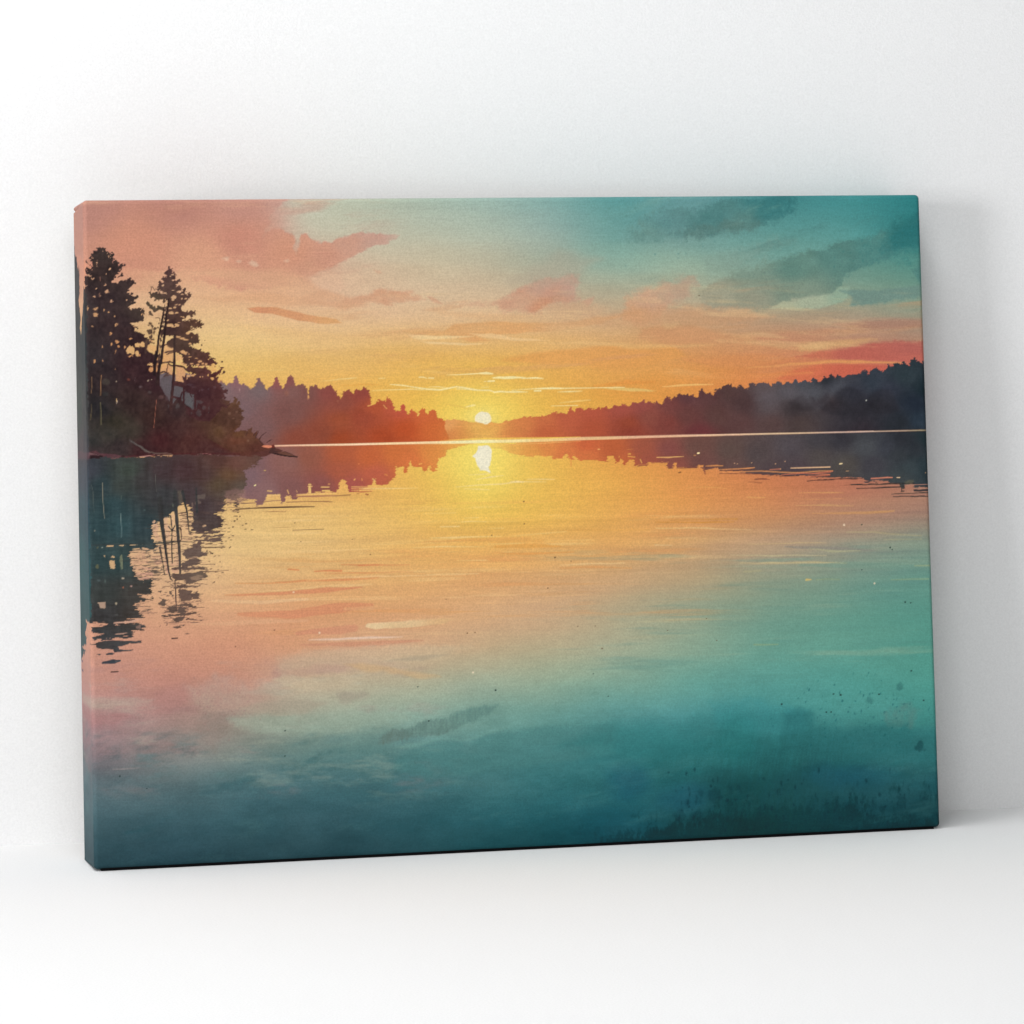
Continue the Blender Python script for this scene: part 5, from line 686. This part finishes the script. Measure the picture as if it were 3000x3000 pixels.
for s, w_ in (("468,1460 472,1520 481,1580 488,1630 494,1672 500,1696 506,1701", [16, 13, 10, 7, 5, 4, 2.5]), ("512,1440 516,1500 522,1570 526,1620 528,1678", [13, 10, 9, 8, 6]), ("513,1700 515,1740 517,1790", [2.6, 3.4, 4]), ("468,1604 472,1625 478,1655 482,1684", [6, 4, 3, 2.4]), ("500,1510 504,1550 503,1600 505,1650", [3, 3, 3.4, 3]), ("547,1490 551,1530 554,1560 585,1563 640,1561", [5, 4, 2.4, 2.4, 2]), ("575,1430 577,1500", [5, 7]), ("535,1440 541,1470 547,1495", [9, 7, 4]), ("494,1542 504,1556 512,1540", 3), ("484,1591 510,1588 530,1586 568,1588", [5, 3.4, 2.6, 2]), ("264,1598 320,1595 420,1593 484,1590", [4, 5, 5, 5])):
    line(P_(s), w_, RT if w_ != [4, 5, 5, 5] else (52, 62, 62), .97, 1, .8, (6, 10), 3)
for k, y in enumerate((1557, 1571, 1584, 1596, 1607, 1620, 1634, 1645, 1658, 1684)):
    line([(448 + 3 * k, y + 2), (480, y), (505, y - 1 + k % 3), (526, y - 2)], [1, 1.8, 2.2, 1.8], (66, 56, 54), .8, .9, 2.5, (8, 6), k)
for s, w_ in (("520,1586 530,1583", 3), ("527,1546 530,1552", 5), ("530,1552 532,1580", 2.4), ("524,1504 547,1500", 2.4), ("526,1510 548,1508", 2), ("590,1604 620,1604 660,1603", [3, 2.4, 2]), ("602,1594 622,1592", 2), ("672,1605 676,1602", 2.4), ("614,1616 622,1622", 3), ("616,1622 624,1620", 2), ("596,1675 640,1673 670,1671", [2, 1.6, 1]), ("650,1677 655,1677", 2), ("626,1706 629,1705", 2.4), ("622,1708 624,1708", 1.6)): line(P_(s), w_, (64, 46, 42), .92, .9)
R2 = [(600, 1570, 92, 72, 66), (580, 1620, 98, 80, 74), (560, 1660, 88, 70, 64), (590, 1690, 98, 82, 70), (530, 1690, 84, 66, 60), (540, 1750, 96, 74, 66), (500, 1770, 96, 80, 70), (560, 1800, 84, 66, 58), (510, 1805, 82, 66, 58)]
for s in ("560,1559 600,1558 644,1556 640,1562 590,1564", "564,1572 600,1570 652,1564 656,1570 620,1574 588,1576", "566,1582 600,1580 650,1574 654,1588 600,1587 570,1586", "562,1592 584,1586 592,1600 588,1612 602,1622 596,1630 578,1634 590,1644 574,1650 556,1654 534,1664 530,1652 548,1640 536,1622 544,1610 560,1604", "596,1620 604,1622 600,1628 580,1630", "560,1650 584,1645 592,1646 586,1652 562,1658 534,1664", "500,1664 530,1662 562,1662 596,1660 607,1664 598,1668 562,1667 530,1670 504,1668", "501,1688 512,1680 526,1681 548,1678 562,1679 580,1674 590,1670 600,1678 606,1690 600,1692 590,1700 574,1704 556,1712 544,1708 530,1700 512,1702", "520,1714 548,1712 552,1718 524,1722", "494,1720 520,1721 560,1717 600,1717 560,1722 520,1725",
          "525,1728 540,1726 560,1729 564,1750 560,1758 540,1762 524,1758 520,1740", "562,1740 584,1738 586,1756 565,1757", "568,1734 580,1732 580,1738", "464,1772 470,1760 474,1752 488,1758 484,1766 492,1770 478,1776", "516,1770 540,1768 562,1768 562,1775 540,1777 518,1776", "490,1784 500,1776 516,1774 520,1786 510,1796 498,1792", "520,1782 540,1778 548,1782 546,1792 530,1796 520,1792", "550,1778 574,1776 582,1774 576,1780 556,1780", "474,1803 500,1800 516,1800 540,1796 560,1793 584,1794 566,1799 540,1803 520,1806 476,1808", "505,1820 512,1812 520,1810 538,1806 542,1812 536,1818 520,1822", "545,1814 552,1809 556,1814 548,1818", "508,1838 520,1834 530,1832 528,1838 516,1842", "530,1832 544,1829 543,1834", "486,1831 490,1830 490,1834", "540,1858 550,1854 552,1858", "472,1792 500,1791 498,1794", "500,1730 506,1728 506,1750 500,1748", "462,1732 474,1730 468,1736"):
    poly(P_(s), R2, .92, 1.1, 3, (12, 4), len(s) + 7, 4, row=8, fray=4, fs=(16, 3))
poly(P_("556,1692 574,1684 594,1686 600,1694 580,1700 566,1702"), (176, 140, 112), .55, 2, 3, (10, 5), 9); poly(P_("536,1670 560,1669 572,1674 540,1677"), (200, 158, 122), .6, 1.4, 1.5, (10, 4), 8)
for x, y, rx in ((598, 1618, 6), (572, 1632, 8), (600, 1648, 8), (560, 1636, 10), (540, 1700, 6), (600, 1730, 5), (610, 1716, 6)): blob(x, y, rx, 1.6, (206, 162, 122), .7, 1, 1, 5, x)
rr = random.Random(11)
for k in range(70):
    y = rr.uniform(1440, 1700); x = rr.uniform(640, 690) if y < 1600 else rr.uniform(596, 650)
    blob(x, y, rr.uniform(.8, 3.2), rr.uniform(.7, 1.6), (70, 50, 44), rr.uniform(.4, .9), .9, 1, 4, k)
for x, y, rx, ry in ((697, 1501, 3, 1.4), (694, 1512, 2, 1.6), (703, 1513, 1.6, 2), (687, 1526, 3, 2), (695, 1521, 1.6, 2.4), (721, 1534, 3, 1.4), (711, 1539, 2.4, 1.2), (719, 1550, 3, 1.2), (738, 1552, 3.4, 1.6), (864, 1532, 1.8, 1.4), (881, 1587, 1.2, 1)): blob(x, y, rx, ry, (62, 44, 38), .9, .8)
line(P_("858,1554 900,1552 950,1550"), [2, 1.4, .8], (120, 92, 64), .8, .9); line(P_("780,1548 850,1544"), [.8, 1.6], (180, 136, 80), .6, 1)
rd = random.Random(23)
for x0, x1, y0, y1, n, c in ((384, 470, 1604, 1700, 70, (72, 64, 60)), (430, 500, 1500, 1700, 26, (64, 58, 54)), (524, 570, 1500, 1580, 26, (92, 72, 60)), (540, 660, 1496, 1600, 60, (88, 68, 62)), (520, 610, 1600, 1700, 70, (94, 74, 66)), (478, 592, 1700, 1830, 90, (90, 70, 62)), (384, 440, 1700, 1800, 34, (66, 60, 56)), (640, 720, 1462, 1500, 20, (96, 72, 66))):
    for k in range(n):
        x = rd.uniform(x0, x1); y = rd.uniform(y0, y1); l = rd.expovariate(1 / 9.) + 3
        line([(x - l, y + rd.uniform(-1, 1)), (x, y + rd.uniform(-1.5, 1.5)), (x + l, y + rd.uniform(-1, 1))], [.8, rd.uniform(1.2, 3.6), .8], c, rd.uniform(.45, .9), .9, 1.6, (7, 4), k)
# last broken slices
SL = [(300, 1890, 60, 58, 58), (400, 1890, 66, 66, 66), (330, 1940, 52, 60, 68)]
for s in ("250,790 340,765 480,750 690,765 720,760 760,765 890,758 885,790 740,797 720,790 690,810 650,827 560,840 572,880 640,885 720,892 770,880 765,895 720,905 600,915 500,922 495,880 460,878 330,875 250,857 245,820 210,818 110,818 98,802 180,812 240,800", "258,950 300,942 326,952 300,963", "370,950 420,935 480,930 505,942 480,958 400,963", "325,1084 350,1055 440,1040 490,1020 560,1030 600,1028 612,1050 500,1085 430,1082", "248,1088 290,1094 270,1096", "900,535 940,535 945,570 905,575", "880,520 895,515 895,600 885,600"):
    poly(TP(230, 1720, 4.83, s), SL, .97, 1, 1.4, (12, 5), len(s), 3, row=3)
line(TP(230, 1720, 4.83, "460,1202 560,1196"), [2.6, 3], (46, 36, 36), .95, .8); line(TP(230, 1720, 4.83, "560,1198 700,1190 780,1165"), 1, (170, 116, 100), .7, .8); line(TP(230, 1720, 4.83, "1320,726 1400,722"), 3.2, (44, 34, 34), .95, .8); line(TP(230, 1720, 4.83, "520,1060 560,1050 590,1055"), 1.5, (110, 110, 110), .7, .8)
for s in ("500,500 690,480 900,440 920,445 760,500 500,520", "510,670 560,652 700,648 640,665"): poly(TP(230, 1720, 4.83, s), (206, 156, 134), .9, 1, 1)
poly(TP(230, 1720, 4.83, "800,560 880,520 880,600 820,590"), (176, 132, 116), .55, 1.2, 2, (5, 5))
for s in ("1120,250 1250,240", "1150,560 1160,545"): line(TP(230, 1720, 4.83, s), 1.5, (80, 62, 56), .7, .8)

# ------------------------------------------------------------------ picture carried round the left edge
def seam(y): return 242.5 + (y - 586.4) * .01728
def SD(s): return [((seam(y) - (seam(y) - x) * 7.3), y) for x, y in P_(s)]
SIDE = [(100, 800, 52, 54, 56), (200, 800, 54, 50, 50), (150, 1000, 46, 50, 52), (100, 1200, 56, 66, 62), (200, 1200, 62, 60, 60), (150, 1320, 70, 62, 66), (150, 1400, 56, 64, 76), (150, 1500, 44, 72, 82), (100, 1650, 44, 84, 88), (200, 1800, 48, 80, 82), (100, 1950, 46, 74, 78)]
poly([(-20, 600), (-20, 700)] + SD("215.5,712 217,735 222,745 224,765 228,790 226,800 229,770 231,790 232,850 229,880 233,905 235,930 233,960 236,975 240,940 242,905 244,880 245,840") + [(248, 850), (251, 900), (252, 1000), (260, 1500), (264, 1800)] + SD("262,1822 250,1822 254,1838 248,1856 250,1872 256,1870 252,1880 253,1893 242,1902 238,1908 252,1917 243,1926 239,1936") + [(-20, 1990)],
     SIDE, .96, 1.6, 9, (16, 9), 160)
for s in ("237,1950 241,1945 241,1955", "237,1978 242,1975 242,1985"): poly(SD(s), (60, 70, 90), .8, 1.4, 3, (12, 6))
poly([(20, 1322), (262, 1326), (262, 1346), (20, 1346)], (94, 66, 72), .75, 3, 5, (20, 6), 161)
# wet-in-wet granulation, foliage mottling, and the overall warmth of the pinks
lum = IMG.mean(-1)
dk = np.clip((112 - lum) / 50, 0, 1) * np.clip((800 - PX) / 60, 0, 1)
wood = dk * np.clip((1338 - PY) / 8, 0, 1) * np.clip((PY - 715) / 10, 0, 1)
refl = dk * np.clip((PY - 1340) / 8, 0, 1) * np.clip((1960 - PY) / 20, 0, 1)
IMG += (wood * (11 * fbm(PX, PY, 8, 9, 201, 3) + 8 * fbm(PX, PY, 26, 26, 202, 3)))[..., None] * np.array([1.1, .9, .75], np.float32)
IMG += (refl * (8 * fbm(PX, PY, 22, 5, 203, 3) + 9 * fbm(PX, PY, 12, 60, 204, 3)))[..., None] * np.array([.9, 1, 1], np.float32)
hills = np.clip((120 - lum) / 60, 0, 1) * np.clip((PX - 780) / 60, 0, 1) * np.clip((1420 - PY) / 20, 0, 1) * np.clip((PY - 1050) / 30, 0, 1)
IMG += (hills * (7 * fbm(PX, PY, 70, 60, 206, 5, .6) + 4 * fbm(PX, PY, 9, 14, 207, 3)))[..., None]
gran = 1 + .022 * fbm(PX, PY, 7, 7, 211, 2) + .028 * fbm(PX, PY, 60, 34, 212, 5, .65) * np.clip(.5 + (PY - 1800) / 220, .5, 2.3)
IMG *= gran[..., None]
pk = np.clip((IMG[..., 0] - IMG[..., 1] - 40) / 30, 0, 1) * np.clip((IMG[..., 2] - 92) / 18, 0, 1) * np.clip((IMG[..., 0] - 120) / 40, 0, 1)
IMG += pk[..., None] * np.array([-4, 4, -3], np.float32)
IMG = IMG * .93 + .07 * (IMG @ np.array([.3, .59, .11], np.float32))[..., None]
IMG = np.clip(IMG, 0, 255)
# ============================== end of the painted picture ==============================

# ======================= THE STRETCHED CANVAS =======================
S_, C_ = math.sin(LEAN), math.cos(LEAN)
BASE = (0.0, -CH * S_, .0018 - CD * S_)         # lower back edge; the top back edge meets the wall
root = bpy.data.objects.new('canvas_print', None); scene.collection.objects.link(root)
root.empty_display_size = .1
root.location = (CW / 2, BASE[1], BASE[2]); root.rotation_euler = (-LEAN, 0, 0)
root['label'] = 'stretched canvas print of a lake sunset with dark pines, leaning on the white wall'
root['category'] = 'canvas print'

# ink density: the value seen in the photograph over the light that reaches that part of the print
KEY = (1.365 - .24 * np.clip(U, 0, 1) - .12 * np.clip(V, 0, 1))[..., None]
def to_linear(c):
    c = c / 255.; return np.where(c <= .04045, c / 12.92, ((c + .055) / 1.055) ** 2.4)
INK = np.clip((to_linear(IMG) - .005) / KEY, .002, .9).astype(np.float32)

R_EDGE = .0040
def round_box(p, back=True):
    lo = np.array([R_EDGE, -CD + R_EDGE, R_EDGE]); hi = np.array([CW - R_EDGE, -.002, CH - R_EDGE])
    q = np.clip(p, lo, hi); d = p - q; n = np.linalg.norm(d, axis=-1, keepdims=True)
    return q + R_EDGE * d / np.maximum(n, 1e-9)

def cloth(name, p, ink, label=None):
    """one face of the cloth: grid of box points p (rows, cols, 3) with a print colour per point"""
    r, c = p.shape[:2]
    v = round_box(p)
    # folds tucked in at the two corners of the short sides
    x, y, z = v[..., 0], v[..., 1], v[..., 2]
    if name == 'side_wrap':
        dep = np.clip((y + CD) / CD, 0, 1); sg = np.where(x < CW / 2, 1, -1)
        k = np.clip((dep - .25) / .6, 0, 1)
        v[..., 0] += sg * k * .0016 * np.exp(-((z - (CH - .0052 + .0012 * (1 - dep))) / .0011) ** 2)
    wz = BASE[2] + v[..., 1] * (-S_) + v[..., 2] * C_
    v[..., 2] += np.maximum(.0004 - wz, 0) / C_  # nothing below the floor
    v[..., 0] -= CW / 2
    me = bpy.data.meshes.new(name); n = r * c
    idx = np.arange(n).reshape(r, c)
    quads = np.stack([idx[1:, :-1], idx[1:, 1:], idx[:-1, 1:], idx[:-1, :-1]], -1).reshape(-1, 4)
    me.vertices.add(n); me.vertices.foreach_set('co', v.reshape(-1).astype(np.float32))
    me.loops.add(quads.size); me.loops.foreach_set('vertex_index', quads.reshape(-1).astype(np.int32))
    me.polygons.add(len(quads)); me.polygons.foreach_set('loop_start', np.arange(0, quads.size, 4, dtype=np.int32))
    me.polygons.foreach_set('loop_total', np.full(len(quads), 4, np.int32))
    me.update(calc_edges=True); me.validate()
    me.polygons.foreach_set('use_smooth', np.ones(len(me.polygons), bool))
    at = me.color_attributes.new('print_colour', 'FLOAT_COLOR', 'POINT')
    col = np.ones((n, 4), np.float32); col[:, :3] = ink.reshape(-1, 3); at.data.foreach_set('color', col.reshape(-1))
    me.materials.append(M_PRINT)
    o = bpy.data.objects.new(name, me); scene.collection.objects.link(o); o.parent = root
    if label: o['label'] = label
    return o

iu = np.arange(NU + 1) / NU * CW; iv = (1 - np.arange(NV + 1) / NV) * CH
XX, ZZ = np.meshgrid(iu, iv)
cloth('printed_face', np.stack([XX, np.full_like(XX, -CD), ZZ], -1), INK[EV:EV + NV + 1, EU:EU + NU + 1])
nd = EU - 1; dep = np.arange(nd) * CW / NU; dep[-1] = CD - .0021
ZZ, DD = np.meshgrid(iv, dep, indexing='ij')
cloth('side_wrap', np.stack([np.zeros_like(ZZ), -CD + DD[:, ::-1], ZZ], -1), INK[EV:EV + NV + 1, EU - nd + 1:EU + 1])
cloth('side_wrap', np.stack([np.full_like(ZZ, CW), -CD + DD, ZZ], -1), INK[EV:EV + NV + 1, EU + NU:EU + NU + nd])
nd = EV - 1; dep = np.arange(nd) * CH / NV; dep[-1] = CD - .0021
DD, XX = np.meshgrid(dep, iu, indexing='ij')
cloth('top_wrap', np.stack([XX, -CD + DD[::-1], np.full_like(XX, CH)], -1), INK[EV - nd + 1:EV + 1, EU:EU + NU + 1])
cloth('bottom_wrap', np.stack([XX, -CD + DD, np.zeros_like(XX)], -1), INK[EV + NV:EV + NV + nd, EU:EU + NU + 1])

# pine stretcher bars inside the cloth (they close the back)
def bar(x0, x1, z0, z1):
    y0, y1 = -.030, -.004
    V = [(x - CW / 2, y, z) for z in (z0, z1) for y in (y0, y1) for x in (x0, x1)]
    o = mesh_obj('stretcher_bar', V, [(0, 2, 3, 1), (4, 5, 7, 6), (0, 1, 5, 4), (2, 6, 7, 3), (0, 4, 6, 2), (1, 3, 7, 5)], M_WOOD, root)
    return o
e, w = .006, .045
bar(e, CW - e, CH - e - w, CH - e); bar(e, CW - e, e + .003, e + w)
bar(e, e + w, e + w + .0005, CH - e - w - .0005); bar(CW - e - w, CW - e, e + w + .0005, CH - e - w - .0005)

# added black strip, standing in for the contact shade under the canvas
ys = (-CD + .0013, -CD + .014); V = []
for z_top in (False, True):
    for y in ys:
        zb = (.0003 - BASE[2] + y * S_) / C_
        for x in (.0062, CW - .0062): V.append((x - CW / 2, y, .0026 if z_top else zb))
o = mesh_obj('contact_shade_strip', V, [(0, 2, 3, 1), (4, 5, 7, 6), (0, 1, 5, 4), (2, 6, 7, 3), (0, 4, 6, 2), (1, 3, 7, 5)], M_CONTACT_SHADE, root)
o['label'] = 'thin black strip added as the contact shade under the lower edge'
